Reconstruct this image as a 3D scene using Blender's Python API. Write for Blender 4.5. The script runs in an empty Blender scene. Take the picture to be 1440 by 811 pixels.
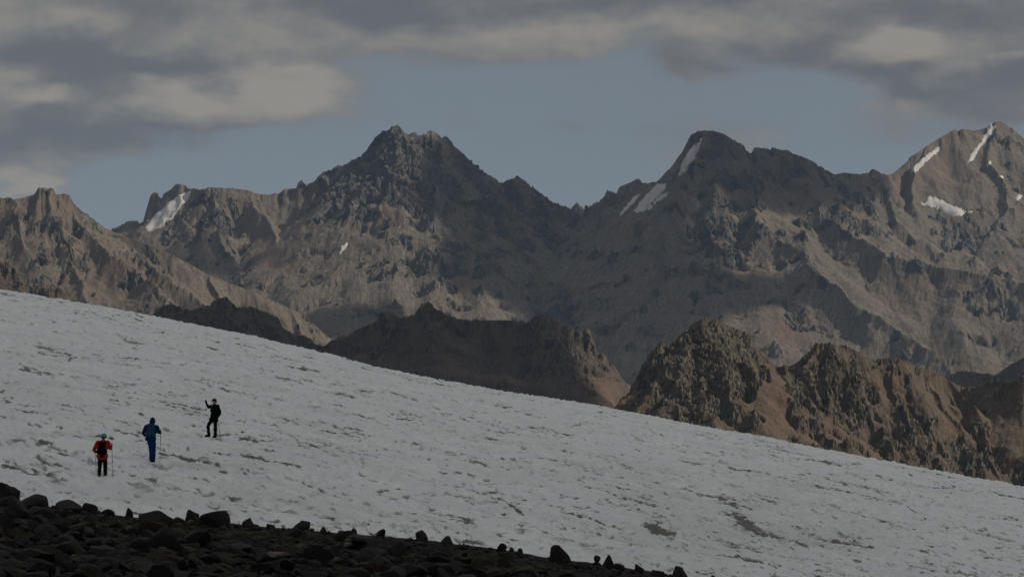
import bpy, math, random, time
import numpy as np
from mathutils import Vector

T0 = time.time()
HAZE = 0.000017
scene = bpy.context.scene
COL = scene.collection

# ------------------------------------------------------------------ camera
W_IMG, H_IMG, FPX = 1440.0, 811.0, 4083.0
EYE_ROW = 600.0                                    # image row of the true horizon
PITCH = math.atan((EYE_ROW - H_IMG / 2) / FPX)
cam_data = bpy.data.cameras.new('camera')
cam_data.sensor_width = 36.0
cam_data.lens = 36.0 * FPX / W_IMG
cam_data.clip_start = 1.0
cam_data.clip_end = 200000.0
cam = bpy.data.objects.new('camera', cam_data)
cam.location = (0, 0, 0)
cam.rotation_euler = (math.radians(90) + PITCH, 0, 0)
COL.objects.link(cam)
scene.camera = cam
CP, SP = math.cos(PITCH), math.sin(PITCH)


def ray(px, py):
    """direction through a pixel of the photograph, scaled so that y = 1"""
    a = (np.asarray(px, float) - W_IMG / 2) / FPX
    b = -(np.asarray(py, float) - H_IMG / 2) / FPX
    y = CP - b * SP
    z = SP + b * CP
    return a / y, z / y


def project(X, Y, Z):
    d = Y * CP + Z * SP
    u = -Y * SP + Z * CP
    return W_IMG / 2 + FPX * X / d, H_IMG / 2 - FPX * u / d


# ------------------------------------------------------------------ sun, sky
SUN_EL, SUN_AZ = math.radians(36), math.radians(94)     # azimuth clockwise from +Y
L = np.array([math.sin(SUN_AZ) * math.cos(SUN_EL), math.cos(SUN_AZ) * math.cos(SUN_EL), math.sin(SUN_EL)])
sd = bpy.data.lights.new('sun', 'SUN')
sd.energy = 5.0
sd.angle = math.radians(0.55)
sd.color = (1.0, 0.89, 0.74)
sun = bpy.data.objects.new('sun', sd)
sun.rotation_euler = Vector(L).to_track_quat('Z', 'Y').to_euler()
COL.objects.link(sun)

scene.view_settings.view_transform = 'Standard'
scene.view_settings.look = 'None'
scene.view_settings.exposure = -0.22
scene.view_settings.gamma = 1.0
scene.cycles.max_bounces = 4
scene.cycles.diffuse_bounces = 2
scene.cycles.volume_bounces = 1
scene.cycles.transparent_max_bounces = 8
scene.cycles.use_denoising = True


class Nodes:
    def __init__(self, tree):
        self.t = tree
        tree.nodes.clear()

    def n(self, typ, ins=None, **kw):
        nd = self.t.nodes.new(typ)
        for k, v in kw.items():
            setattr(nd, k, v)
        if ins:
            for k, v in ins.items():
                s = nd.inputs[k]
                if isinstance(v, bpy.types.NodeSocket):
                    self.t.links.new(v, s)
                else:
                    s.default_value = v
        return nd

    def math(self, op, a, b=None, c=None, clamp=False):
        nd = self.t.nodes.new('ShaderNodeMath')
        nd.operation = op
        nd.use_clamp = clamp
        for i, v in enumerate((a, b, c)):
            if v is None:
                continue
            if isinstance(v, bpy.types.NodeSocket):
                self.t.links.new(v, nd.inputs[i])
            else:
                nd.inputs[i].default_value = v
        return nd.outputs[0]

    def ss(self, v, a, b, lo=0.0, hi=1.0):
        return self.n('ShaderNodeMapRange', {'Value': v, 'From Min': a, 'From Max': b, 'To Min': lo, 'To Max': hi},
                      interpolation_type='SMOOTHSTEP').outputs[0]

    def mix(self, f, a, b, mode='MIX'):
        nd = self.t.nodes.new('ShaderNodeMix')
        nd.data_type = 'RGBA'
        nd.blend_type = mode
        nd.clamp_factor = True
        for s, v in ((nd.inputs[0], f), (nd.inputs[6], a), (nd.inputs[7], b)):
            if isinstance(v, bpy.types.NodeSocket):
                self.t.links.new(v, s)
            elif isinstance(v, tuple):
                s.default_value = (*v, 1.0)
            else:
                s.default_value = v
        return nd.outputs[2]

    def noise(self, vec, scale, detail=4.0, rough=0.5, dist=0.0):
        return self.n('ShaderNodeTexNoise', {'Vector': vec, 'Scale': scale, 'Detail': detail, 'Roughness': rough,
                                            'Distortion': dist}).outputs[0]

    def mapping(self, vec, scale=(1, 1, 1), loc=(0, 0, 0), rot=(0, 0, 0)):
        return self.n('ShaderNodeMapping', {'Vector': vec, 'Scale': scale, 'Location': loc, 'Rotation': rot}).outputs[0]


world = bpy.data.worlds.new('World')
scene.world = world
world.use_nodes = True
N = Nodes(world.node_tree)
out = N.n('ShaderNodeOutputWorld')
sky = N.n('ShaderNodeTexSky', sky_type='NISHITA', sun_disc=False, sun_elevation=SUN_EL, sun_rotation=SUN_AZ,
          altitude=3500.0, air_density=1.0, dust_density=2.5, ozone_density=1.0)
tc = N.n('ShaderNodeTexCoord').outputs['Generated']
# overhead cloud cover: the same broken grey deck all round the dome
vec = N.mapping(tc, scale=(8, 8, 22))
n_big = N.noise(vec, 1.0, 5.0, 0.55, 0.6)
n_mid = N.noise(N.mapping(tc, scale=(20, 20, 36), loc=(3, 1, 2)), 1.0, 10.0, 0.60, 0.25)
n_fin = N.noise(N.mapping(tc, scale=(60, 60, 95), loc=(1, 4, 2)), 1.0, 8.0, 0.62, 0.2)
warp = N.n('ShaderNodeTexNoise', {'Vector': N.mapping(tc, scale=(20, 20, 60)), 'Scale': 1.0, 'Detail': 4.0})
wv = N.n('ShaderNodeVectorMath', {0: warp.outputs['Color'], 1: (0.5, 0.5, 0.5)}, operation='SUBTRACT').outputs[0]
wv = N.n('ShaderNodeVectorMath', {0: wv, 1: (0.060, 0.0, 0.028)}, operation='MULTIPLY').outputs[0]
wd = N.n('ShaderNodeVectorMath', {0: tc, 1: wv}, operation='ADD').outputs[0]
sep = N.n('ShaderNodeSeparateXYZ', {0: wd})


def blob(px, py, rx, ry, amp):
    """a soft bank of cloud seen in one direction of the sky"""
    x, z = ray(px, py)
    l = math.sqrt(1 + x * x + z * z)
    dx = N.math('MULTIPLY', N.math('SUBTRACT', sep.outputs[0], float(x / l)), FPX / rx)
    dz = N.math('MULTIPLY', N.math('SUBTRACT', sep.outputs[2], float(z / l)), FPX / ry)
    q = N.math('ADD', N.math('MULTIPLY', dx, dx), N.math('MULTIPLY', dz, dz))
    e = N.math('POWER', 2.718, N.math('MULTIPLY', q, -1.0))
    return N.math('MULTIPLY', e, amp)


def total(lst):
    s = lst[0]
    for v in lst[1:]:
        s = N.math('ADD', s, v)
    return s


front = N.math('GREATER_THAN', sep.outputs[1], 0.0)
elev = sep.outputs[2]
cover = total([N.ss(elev, 0.125, 0.150, 0.0, 0.75),
               blob(60, 60, 420, 75, 1.0), blob(330, 138, 150, 34, 0.75), blob(65, 266, 50, 20, 0.7),
               blob(60, 160, 220, 50, 0.7), blob(60, 225, 140, 40, 0.25), blob(1130, 190, 300, 40, 0.12), blob(760, 180, 150, 12, 0.06), blob(985, 88, 70, 18, 0.35), blob(1200, 92, 50, 16, 0.4), blob(110, 205, 200, 35, 0.30), blob(1370, 120, 110, 50, 0.25), blob(1000, 35, 190, 36, 0.6), blob(600, 60, 260, 28, 0.6),
               blob(1000, 95, 110, 18, 0.22), blob(1240, 78, 110, 34, 0.75), blob(1400, 70, 140, 50, 0.6),
               blob(1380, 150, 150, 45, 0.35), 
               N.math('MULTIPLY', N.math('SUBTRACT', n_mid, 0.5), 1.5),
               N.math('MULTIPLY', N.math('SUBTRACT', n_fin, 0.5), 0.5)])
cov = N.ss(cover, 0.10, 0.60)
bright = total([N.math('MULTIPLY', N.math('SUBTRACT', n_mid, 0.5), 1.5), N.math('MULTIPLY', N.math('SUBTRACT', n_fin, 0.5), 0.8),
                N.math('MULTIPLY', N.math('SUBTRACT', n_big, 0.5), 0.9),
                blob(390, 130, 60, 26, 0.95), blob(45, 134, 40, 12, 0.9), blob(255, 138, 60, 22, 0.85), blob(90, 30, 40, 20, .3), blob(200, 45, 50, 20, -.2),
                blob(1268, 72, 45, 20, 1.5), blob(820, 48, 170, 14, 0.35), blob(90, 30, 130, 26, 0.30),
                blob(330, 25, 70, 25, 0.3), blob(1110, 12, 60, 14, 0.25), blob(1420, 92, 50, 8, 0.35),
                blob(560, 62, 120, 14, 0.25), blob(65, 262, 50, 18, 0.7),
                blob(140, 95, 260, 18, -0.55), blob(500, 22, 130, 20, -0.45), blob(700, 14, 260, 16, -0.25),
                blob(90, 195, 200, 30, -0.4), blob(985, 88, 70, 22, -0.3), blob(760, 178, 200, 20, -0.3), blob(1370, 140, 110, 50, -0.15), blob(1210, 110, 60, 14, -0.4), blob(1340, 25, 130, 26, -0.35), blob(1150, 60, 80, 30, -0.45), blob(1400, 120, 90, 45, -0.35), blob(1270, 118, 90, 14, -0.5), blob(1000, 15, 120, 14, -0.3), blob(230, 20, 120, 20, -0.2), blob(60, 70, 90, 20, -0.2)])
br = N.ss(bright, -0.50, 0.72)
c_cloud = N.mix(br, (0.138, 0.146, 0.160), (0.325, 0.300, 0.262))
SKY_S = 0.1
sky_c = N.mix(1.0, sky.outputs[0], (SKY_S, SKY_S, SKY_S), 'MULTIPLY')
# the thin grey veil that dulls the blue between the clouds
sky_c = N.mix(0.88, sky_c, (0.186, 0.208, 0.222))
final = N.mix(cov, sky_c, c_cloud)
hi = N.ss(elev, 0.16, 0.6, 1.0, 2.1)              # the deck brightens evenly towards the zenith, all round
hi = N.n('ShaderNodeCombineXYZ', {0: hi, 1: hi, 2: hi}).outputs[0]
final = N.mix(1.0, final, hi, 'MULTIPLY')
bg = N.n('ShaderNodeBackground', {'Color': final, 'Strength': 1.0})
N.t.links.new(bg.outputs[0], out.inputs[0])
world.cycles.sampling_method = 'MANUAL'
world.cycles.sample_map_resolution = 512


# ------------------------------------------------------------------ noise in numpy
def _h(ix, iy, iz=0, seed=0):
    M = np.uint32
    with np.errstate(over='ignore'):
        h = ix.astype(np.int64).astype(M) * M(374761393) + iy.astype(np.int64).astype(M) * M(668265263)
        if not np.isscalar(iz):
            h = h + iz.astype(np.int64).astype(M) * M(2147483647 - 1234567)
        h = h + M((seed * 144665 + 99) & 0xffffffff)
        h = (h ^ (h >> M(13))) * M(1274126177)
        h = (h ^ (h >> M(15))) * M(2246822519)
        h = h ^ (h >> M(16))
    return h


def _u(h):
    return h.astype(np.float32) * np.float32(1.0 / 4294967296.0)


def perlin(x, y, seed=0):
    x = np.asarray(x, np.float32); y = np.asarray(y, np.float32)
    ix = np.floor(x); iy = np.floor(y)
    fx = x - ix; fy = y - iy
    ix = ix.astype(np.int32); iy = iy.astype(np.int32)
    ux = fx * fx * fx * (fx * (fx * 6 - 15) + 10); uy = fy * fy * fy * (fy * (fy * 6 - 15) + 10)
    r = []
    for j in (0, 1):
        for i in (0, 1):
            a = _u(_h(ix + i, iy + j, 0, seed)) * np.float32(6.2831853)
            r.append(np.cos(a) * (fx - i) + np.sin(a) * (fy - j))
    a = r[0] + ux * (r[1] - r[0]); b = r[2] + ux * (r[3] - r[2])
    return (a + uy * (b - a)) * np.float32(1.45)


def fbm(x, y, octv=5, seed=0, gain=0.5, lac=2.03):
    s = 0; a = 1.0; t = 0
    for o in range(octv):
        s = s + a * perlin(x, y, seed + o * 17)
        t += a; a *= gain; x = x * lac + 13.7; y = y * lac - 7.1
    return s / t


def ridged(x, y, octv=5, seed=0, gain=0.55, lac=2.07):
    s = 0; a = 1.0; t = 0; w = 1.0
    for o in range(octv):
        n = 1 - np.abs(perlin(x, y, seed + o * 17)) * 1.6
        n = n * n * w
        w = np.clip(n * 1.6, 0, 1)
        s = s + a * n; t += a; a *= gain; x = x * lac + 3.7; y = y * lac + 9.1
    return s / t


def vnoise3(x, y, z, seed=0):
    x = x.astype(np.float32); y = y.astype(np.float32); z = z.astype(np.float32)
    ix = np.floor(x); iy = np.floor(y); iz = np.floor(z)
    fx = x - ix; fy = y - iy; fz = z - iz
    ix = ix.astype(np.int32); iy = iy.astype(np.int32); iz = iz.astype(np.int32)
    fx = fx * fx * (3 - 2 * fx); fy = fy * fy * (3 - 2 * fy); fz = fz * fz * (3 - 2 * fz)
    s = 0
    for k in (0, 1):
        for j in (0, 1):
            for i in (0, 1):
                w = (fx if i else 1 - fx) * (fy if j else 1 - fy) * (fz if k else 1 - fz)
                s = s + w * _u(_h(ix + i, iy + j, iz + k, seed))
    return s * 2 - 1


def worley3(x, y, z, seed=0):
    """distance to the nearest point, the gap to the second one and a random value of the cell"""
    ix = np.floor(x).astype(np.int32); iy = np.floor(y).astype(np.int32); iz = np.floor(z).astype(np.int32)
    f1 = np.full(x.shape, 9.0, np.float32); idr = np.zeros(x.shape, np.float32); tl = idr.copy()
    for k in (-1, 0, 1):
        for j in (-1, 0, 1):
            for i in (-1, 0, 1):
                h = _h(ix + i, iy + j, iz + k, seed)
                r = (h & np.uint32(1023)).astype(np.float32) / 1023
                s = ((h >> np.uint32(10)) & np.uint32(1023)).astype(np.float32) / 1023
                t = ((h >> np.uint32(20)) & np.uint32(1023)).astype(np.float32) / 1023
                ax, ay, az = (ix + i + r - x), (iy + j + s - y), (iz + k + t - z)
                d = (ax * ax + ay * ay + az * az).astype(np.float32)
                m = d < f1
                tl = np.where(m, ax * ((s * 5.7) % 1.0 - .5) + ay * ((t * 5.7) % 1.0 - .5) + az * ((r * 5.7) % 1.0 - .5), tl)
                idr = np.where(m, (r * 7.3 + s * 3.1) % 1.0, idr)
                f1 = np.where(m, d, f1)
    return np.sqrt(f1), tl, idr


def sstep(v, a, b):
    t = np.clip((v - a) / (b - a), 0, 1)
    return t * t * (3 - 2 * t)


def gully(x, y, gx, gy, freq, seed):
    """ripples that run down the slope (gx, gy); value and gradient"""
    g = np.sqrt(gx * gx + gy * gy) + 1e-4
    sx, sy = -gy / g, gx / g
    px, py = x * freq, y * freq
    ix = np.floor(px); iy = np.floor(py)
    C = 0; S = 0; Wt = 1e-6
    for j in (-1, 0, 1):
        for i in (-1, 0, 1):
            cx = (ix + i); cy = (iy + j)
            h = _h(cx.astype(np.int32), cy.astype(np.int32), 0, seed)
            jx = (h & np.uint32(65535)).astype(np.float32) / 65535 * 0.7 + 0.15
            jy = (h >> np.uint32(16)).astype(np.float32) / 65535 * 0.7 + 0.15
            vx = px - cx - jx; vy = py - cy - jy
            w = np.exp(-(vx * vx + vy * vy) * 2.2)
            ph = (vx * sx + vy * sy) * 5.5
            C = C + w * np.cos(ph); S = S + w * np.sin(ph); Wt = Wt + w
    C = C / Wt; S = S / Wt
    m = np.sqrt(C * C + S * S) + 0.15
    C = C / m; S = S / m
    return C, -S * 5.5 * freq * sx, -S * 5.5 * freq * sy


# ------------------------------------------------------------------ mesh helpers
def grid_mesh(name, X, Y, Z, attrs=None, mat=None, parent=None, smooth=True):
    R, C = X.shape
    co = np.empty((R * C, 3), np.float32)
    co[:, 0] = X.ravel(); co[:, 1] = Y.ravel(); co[:, 2] = Z.ravel()
    i = np.arange(R * C, dtype=np.int32).reshape(R, C)
    q = np.stack([i[:-1, :-1], i[:-1, 1:], i[1:, 1:], i[1:, :-1]], -1).reshape(-1, 4)
    return raw_mesh(name, co, q, attrs, mat, parent, smooth)


def raw_mesh(name, co, faces, attrs=None, mat=None, parent=None, smooth=True):
    me = bpy.data.meshes.new(name)
    k = faces.shape[1]
    me.vertices.add(len(co)); me.vertices.foreach_set('co', np.ascontiguousarray(co, np.float32).ravel())
    me.loops.add(faces.size); me.loops.foreach_set('vertex_index', np.ascontiguousarray(faces, np.int32).ravel())
    me.polygons.add(len(faces))
    me.polygons.foreach_set('loop_start', np.arange(0, faces.size, k, dtype=np.int32))
    me.polygons.foreach_set('use_smooth', np.full(len(faces), smooth))
    for nm, a in (attrs or {}).items():
        at = me.attributes.new(nm, 'FLOAT', 'POINT')
        at.data.foreach_set('value', np.ascontiguousarray(a, np.float32).ravel())
    me.update(calc_edges=True)
    if mat:
        me.materials.append(mat)
    ob = bpy.data.objects.new(name, me)
    COL.objects.link(ob)
    if parent:
        ob.parent = parent
    return ob


def structure(o):
    o['kind'] = 'structure'
    return o


# ------------------------------------------------------------------ materials
def new_mat(name):
    m = bpy.data.materials.new(name)
    m.use_nodes = True
    return m, Nodes(m.node_tree)


def finish(N, color, rough=0.9, bump=None, strength=1.0, dist=1.0, spec=0.2):
    o = N.n('ShaderNodeOutputMaterial')
    ins = {'Base Color': color, 'Roughness': rough, 'Specular IOR Level': spec}
    b = N.n('ShaderNodeBsdfPrincipled', ins)
    if bump is not None:
        bn = N.n('ShaderNodeBump', {'Height': bump, 'Strength': strength, 'Distance': dist})
        N.t.links.new(bn.outputs[0], b.inputs['Normal'])
    N.t.links.new(b.outputs[0], o.inputs[0])


def mountain_mat(name, s, rock_a, rock_b, scree_a, scree_b, red):
    """s: metres of the finest visible grain"""
    m, N = new_mat(name)
    pos = N.n('ShaderNodeNewGeometry').outputs['Position']
    rock = N.n('ShaderNodeAttribute', attribute_name='rock').outputs['Fac']
    redd = N.n('ShaderNodeAttribute', attribute_name='red').outputs['Fac']
    strk = N.n('ShaderNodeAttribute', attribute_name='streak').outputs['Fac']
    cellv = N.n('ShaderNodeAttribute', attribute_name='cell').outputs['Fac']
    n1 = N.noise(pos, 1 / (s * 40), 8, 0.62)
    n2 = N.noise(pos, 1 / (s * 6), 6, 0.65)
    n3 = N.noise(N.mapping(pos, scale=(1, 1, 0.35)), 1 / (s * 9), 5, 0.6, 1.5)
    rc = N.mix(N.ss(N.math('ADD', N.math('MULTIPLY', n3, 0.6), N.math('MULTIPLY', cellv, 0.4)), 0.25, 0.78), rock_a, rock_b)
    rc = N.mix(N.ss(n1, 0.55, 0.72, 0, 0.5), rc, tuple(c * 1.25 for c in red))
    sc = N.mix(N.ss(N.math('ADD', n2, N.math('MULTIPLY', strk, 0.5)), 0.3, 0.75), scree_a, scree_b)
    sc = N.mix(redd, sc, red)
    sp = N.noise(pos, 1 / (s * 2.4), 4, 0.75)
    sc = N.mix(N.ss(sp, 0.58, 0.70, 0, 0.7), sc, tuple(x * 1.1 for x in rock_b))
    sc = N.mix(N.ss(sp, 0.42, 0.30, 0, 0.6), sc, tuple(x * 1.2 for x in rock_a))
    fan = N.noise(N.mapping(pos, scale=(1, 0.25, 0.25), rot=(0, 0.5, 0)), 1 / (s * 14), 5, 0.6)
    sc = N.mix(N.ss(fan, 0.45, 0.75, 0, 0.35), sc, tuple(x * 1.35 for x in scree_b))
    vz = N.mapping(pos, scale=(1, 1, 0.5), rot=(0.2, 0.35, 0))
    wob = N.n('ShaderNodeTexNoise', {'Vector': pos, 'Scale': 1 / (s * 8), 'Detail': 3.0})
    vz = N.n('ShaderNodeVectorMath', {0: wob.outputs['Color'], 1: (s * 6, s * 6, s * 6), 2: vz}, operation='MULTIPLY_ADD').outputs[0]
    vo = N.n('ShaderNodeTexVoronoi', {'Vector': vz, 'Scale': 1 / (s * 8)})
    vo2 = N.n('ShaderNodeTexVoronoi', {'Vector': vz, 'Scale': 1 / (s * 3.2)})
    vbw = N.n('ShaderNodeSeparateXYZ', {0: vo.outputs['Color']}).outputs[0]
    vb2 = N.n('ShaderNodeSeparateXYZ', {0: vo2.outputs['Color']}).outputs[0]
    rc = N.mix(N.ss(vbw, 0.5, 1.0, 0, 0.35), rc, tuple(x * 1.25 for x in rock_b))
    rc = N.mix(N.ss(vb2, 0.6, 0.9, 0, 0.35), rc, tuple(x * 0.8 for x in rock_a))
    edge = N.ss(N.math('ADD', rock, N.math('MULTIPLY', N.math('SUBTRACT', n2, 0.5), 0.8)), 0.35, 0.62)
    col = N.mix(edge, sc, rc)
    gr = N.noise(pos, 1 / (s * 1.6), 3, 0.7)
    col = N.mix(1.0, col, N.n('ShaderNodeCombineXYZ', {i: N.ss(gr, 0.3, 0.72, 0.72, 1.28) for i in range(3)}).outputs[0], 'MULTIPLY')
    h = N.math('ADD', N.math('MULTIPLY', gr, N.math('ADD', 0.25, edge)), N.math('MULTIPLY', N.math('MULTIPLY', n3, edge), 2.0))
    cr = N.math('ADD', N.math('MULTIPLY', vo.outputs['Distance'], 3.2), N.math('ADD', N.math('MULTIPLY', vo2.outputs['Distance'], 1.4), N.math('MULTIPLY', vbw, 1.3)))
    h = N.math('SUBTRACT', h, N.math('MULTIPLY', cr, edge))
    finish(N, col, 0.95, h, 0.9, s * 1.6, 0.1)
    return m


# ------------------------------------------------------------------ mountains
def spur_points(pts, Y0, k=0.75):
    """(px, py) down a spur that starts on the crest at depth Y0 and falls at slope k towards the valley"""
    out = []
    Y = Y0
    zp = None
    for i, (px, py) in enumerate(pts):
        x, v = ray(px, py)
        if i:
            Y = (k * Y - zp) / (k - v)
        zp = v * Y
        out.append((float(x * Y), float(Y), float(zp)))
    return out


def crest_points(pts, Yf):
    out = []
    for px, py in pts:
        x, v = ray(px, py)
        Y = float(np.interp(px, *zip(*Yf)))
        out.append((float(x * Y), Y, float(v * Y)))
    return out


def tent(x, y, lines, floor, sm):
    """the highest of all ridges, each falling away on both sides, steep rock first and gentler scree below"""
    m = np.full(x.shape, floor, np.float32)
    dmin = np.full(x.shape, 1e6, np.float32)
    for pts, k1, k2, Ls in lines:
        for a, b in zip(pts[:-1], pts[1:]):
            ax, ay, az = a; bx, by, bz = b
            dx, dy = bx - ax, by - ay
            t = np.clip(((x - ax) * dx + (y - ay) * dy) / (dx * dx + dy * dy + 1e-6), 0, 1)
            d = np.sqrt((x - ax - t * dx) ** 2 + (y - ay - t * dy) ** 2)
            h = az + t * (bz - az) - k2 * d - (k1 - k2) * Ls * (1 - np.exp(-d / Ls))
            hh = np.clip(0.5 + 0.5 * (h - m) / sm, 0, 1)
            m = m + (h - m) * hh + sm * hh * (1 - hh)
            dmin = np.minimum(dmin, d)
    return m.astype(np.float32), dmin


def build_mountain(name, mat, px0, px1, nc, Y0, Y1, nr, lines, skyline, unit, floor, seed, rockbias, redbias,
                   ml=0, mr=0, warp=1.0, gamp=1.0, crag=1.0, floor_amp=0.0, fit_px=1.5, rock0=-0.04, gdec=0.54, blocks=((24, 3.6), (10, 2.2), (4.5, 1.2)), sigma=70.0):
    """unit: metres per pixel of the photograph there"""
    cols = np.linspace(px0, px1, nc)
    far_out = np.linspace(0, 1, 60)[1:] ** 1.5             # coarser land carries on beyond the picture's edges
    if ml:
        cols = np.concatenate([(px0 - ml * far_out)[::-1], cols])
    if mr:
        cols = np.concatenate([cols, px1 + mr * far_out])
    nc_all, nc = nc, len(cols)
    az, _ = ray(cols, EYE_ROW)
    # coarse pass: where along each column does the eye see relief
    yc = np.linspace(Y0, Y1, 260)
    AX, YC = np.meshgrid(az[::6], yc)
    hc, _ = tent((AX * YC).astype(np.float32), YC.astype(np.float32), lines, floor, unit * 8)
    vc = hc / YC * FPX
    vm = np.maximum.accumulate(vc, 0)
    dv = np.abs(np.diff(vc, axis=0))
    vis = (vc[1:] >= vm[1:] - 6)
    w = np.where(vis, dv, dv * 0.12) + 0.10 * (Y1 - Y0) / 260 / unit * 0.35
    kern = np.exp(-np.linspace(-2, 2, 21) ** 2); kern /= kern.sum()
    w = np.apply_along_axis(lambda r: np.convolve(np.pad(r, 10, 'edge'), kern, 'valid'), 1, w)
    w = np.apply_along_axis(lambda r: np.convolve(np.pad(r, 4, 'edge'), np.ones(9) / 9, 'valid'), 0, w)
    cw = np.vstack([np.zeros((1, w.shape[1])), np.cumsum(w, 0)]); cw /= cw[-1]
    rows = np.linspace(0, 1, nr)
    Yg = np.stack([np.interp(rows, cw[:, i], yc) for i in range(cw.shape[1])], 1)
    ci = np.arange(nc) / 6.0
    ci = np.clip(ci, 0, Yg.shape[1] - 1)
    i0 = np.floor(ci).astype(int); i1 = np.minimum(i0 + 1, Yg.shape[1] - 1); f = ci - i0
    Y = (Yg[:, i0] * (1 - f) + Yg[:, i1] * f).astype(np.float32)
    X = (az[None, :] * Y).astype(np.float32)
    u = unit
    # bend the straight ridge lines
    wx = fbm(X / (u * 90), Y / (u * 90), 5, seed) * u * 26 * warp
    wy = fbm(X / (u * 90) + 31, Y / (u * 90) + 17, 5, seed + 5) * u * 26 * warp
    e = u * 4
    h, dm = tent(X + wx, Y + wy, lines, floor, u * 6)
    hx, _ = tent(X + wx + e, Y + wy, lines, floor, u * 6)
    hy, _ = tent(X + wx, Y + wy + e, lines, floor, u * 6)
    gx, gy = (hx - h) / e, (hy - h) / e
    base = h.copy()
    px, py = project(X, Y, h)
    # rock or scree
    rk = fbm(X / (u * 38), Y / (u * 38) + h / (u * 60), 4, seed + 40) * 1.1 + rock0
    rk = rk + 0.24 * np.exp(-dm / (u * 16))
    for bx, by, rx, ry, a in rockbias:
        rk = rk + a * np.exp(-((px - bx) / rx) ** 2 - ((py - by) / ry) ** 2)
    # gullies that follow the fall line
    GX, GY = gx.copy(), gy.copy()
    fade = 0.35 + 0.65 * sstep(dm, u * 3, u * 30)
    streak = 0
    wl, am = u * 62, u * 9.5 * gamp
    H = h
    first = None
    for o in range(5):
        c, cx, cy = gully(X, Y, GX, GY, 1.0 / wl, seed + 60 + o)
        rs = sstep(rk, 0.10, 0.5)
        rm = (0.06 + 0.94 * rs) if o else (0.36 + 0.64 * rs)
        sharp = 1 - 2 * np.sqrt(np.clip((1 - c) * 0.5, 0, 1))      # knife-edged ribs in rock, rounded ones in scree
        H = H + am * (c * (1 - rs) + (sharp * 1.25 + 0.25) * rs) * fade * rm
        GX = GX + am * cx * rm; GY = GY + am * cy * rm
        if o == 1:
            first = c
        streak = streak + c * 0.5 ** (4 - o)
        wl *= 0.5; am *= gdec
    rk = rk + 0.28 * first
    rm = sstep(rk, 0.28, 0.62)
    # broken cliffs
    r2 = ridged(X / (u * 30), Y / (u * 30), 5, seed + 80)
    H = H + rm * (r2 - 0.45) * u * 7.5 * crag
    H = H + fbm(X / (u * 14), Y / (u * 14), 4, seed + 90) * u * (0.35 + 1.3 * rm)
    # tilted rock layers that break the faces into ledges
    lay = (X * 0.45 + Y * 0.25 + H * 0.85) / (u * 9) + fbm(X / (u * 50), Y / (u * 50), 3, seed + 95) * 1.6
    lf = lay - np.floor(lay)
    H = H + rm * (sstep(lf, 0.0, 0.35) - lf) * u * 4.2 * (0.5 + sstep(fbm(X / (u * 25), Y / (u * 25), 3, seed + 97), -0.2, 0.4))
    if floor_amp:
        H = H + sstep(floor + 60 - base, -80, 60) * fbm(X / 400, Y / 400, 5, seed + 99) * floor_amp
    # blocky displacement along the slope's normal
    gr = np.sqrt(gx * gx + gy * gy + 1)
    nx, ny, nz = -gx / gr, -gy / gr, 1 / gr
    Zs = H
    cell = 0
    D = 0
    for sc, aa in blocks:
        wxn = vnoise3(X / (u * sc), Y / (u * sc), Zs / (u * sc), seed + 3) * 0.45
        f1, f21, idr = worley3(X / (u * sc) + wxn, Y / (u * sc) - wxn, Zs / (u * sc * 1.7) + wxn, seed + int(sc * 3))
        D = D + aa * u * ((0.5 - f1) * 0.25 + (idr - 0.5) * 1.3 + f21 * 2.6)
        cell = cell + idr / 3
    D = D * rm * crag + (1 - rm) * vnoise3(X / (u * 3), Y / (u * 3), Zs / (u * 3), seed + 7) * 0.22 * u
    X = X + nx * D; Y = Y + ny * D; H = H + nz * D
    # make the skyline pass where the photograph has it
    sx, sy = zip(*skyline)
    jag = (fbm(X / (u * 7), Y / (u * 40), 3, seed + 210) * 4.0 - np.abs(fbm(X / (u * 4.5), Y / (u * 40), 2, seed + 211)) * 5.5 + 1.0) * (0.25 + 0.9 * rm)
    for it in range(5):
        px, py = project(X, Y, H)
        k = np.argmin(py, 0)
        ar = np.arange(nc)
        cur = py[k, ar]; tgt = np.interp(px[k, ar], sx, sy) + jag[k, ar]
        err = np.clip(cur - tgt, -60, 60)
        broad = it < 3                     # first the broad shape of the crest, then only its uppermost teeth
        kk = np.exp(-(np.arange(-9, 10) * (px1 - px0) / nc_all / (6.0 if broad else fit_px)) ** 2); kk /= kk.sum()
        err = np.convolve(np.pad(err, 9, 'edge'), kk, 'valid')
        yk = Y[k, ar]
        yk = np.convolve(np.pad(yk, 12, 'edge'), np.ones(25) / 25, 'valid')
        wgt = np.exp(-((Y - yk[None, :]) / (sigma if broad else u * 7.0)) ** 2)
        # also lower whatever behind would stick out
        H = H + (err[None, :] * wgt) * Y / FPX
    px, py = project(X, Y, H)
    red = sstep(fbm(X / (u * 120), Y / (u * 120) + H / (u * 60), 4, seed + 120) + 0.25 * streak * 0.5, 0.05, 0.5) * 0.75
    for bx, by, rx, ry, a in redbias:
        red = red + a * np.exp(-((px - bx) / rx) ** 2 - ((py - by) / ry) ** 2)
    red = np.clip(red, 0, 1)
    ob = structure(grid_mesh(name, X, Y, H, {'rock': rm, 'red': red, 'streak': streak * 0.5, 'cell': cell}, mat, None, False))
    return dict(ob=ob, X=X, Y=Y, Z=H, px=px, py=py, unit=u)


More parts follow.
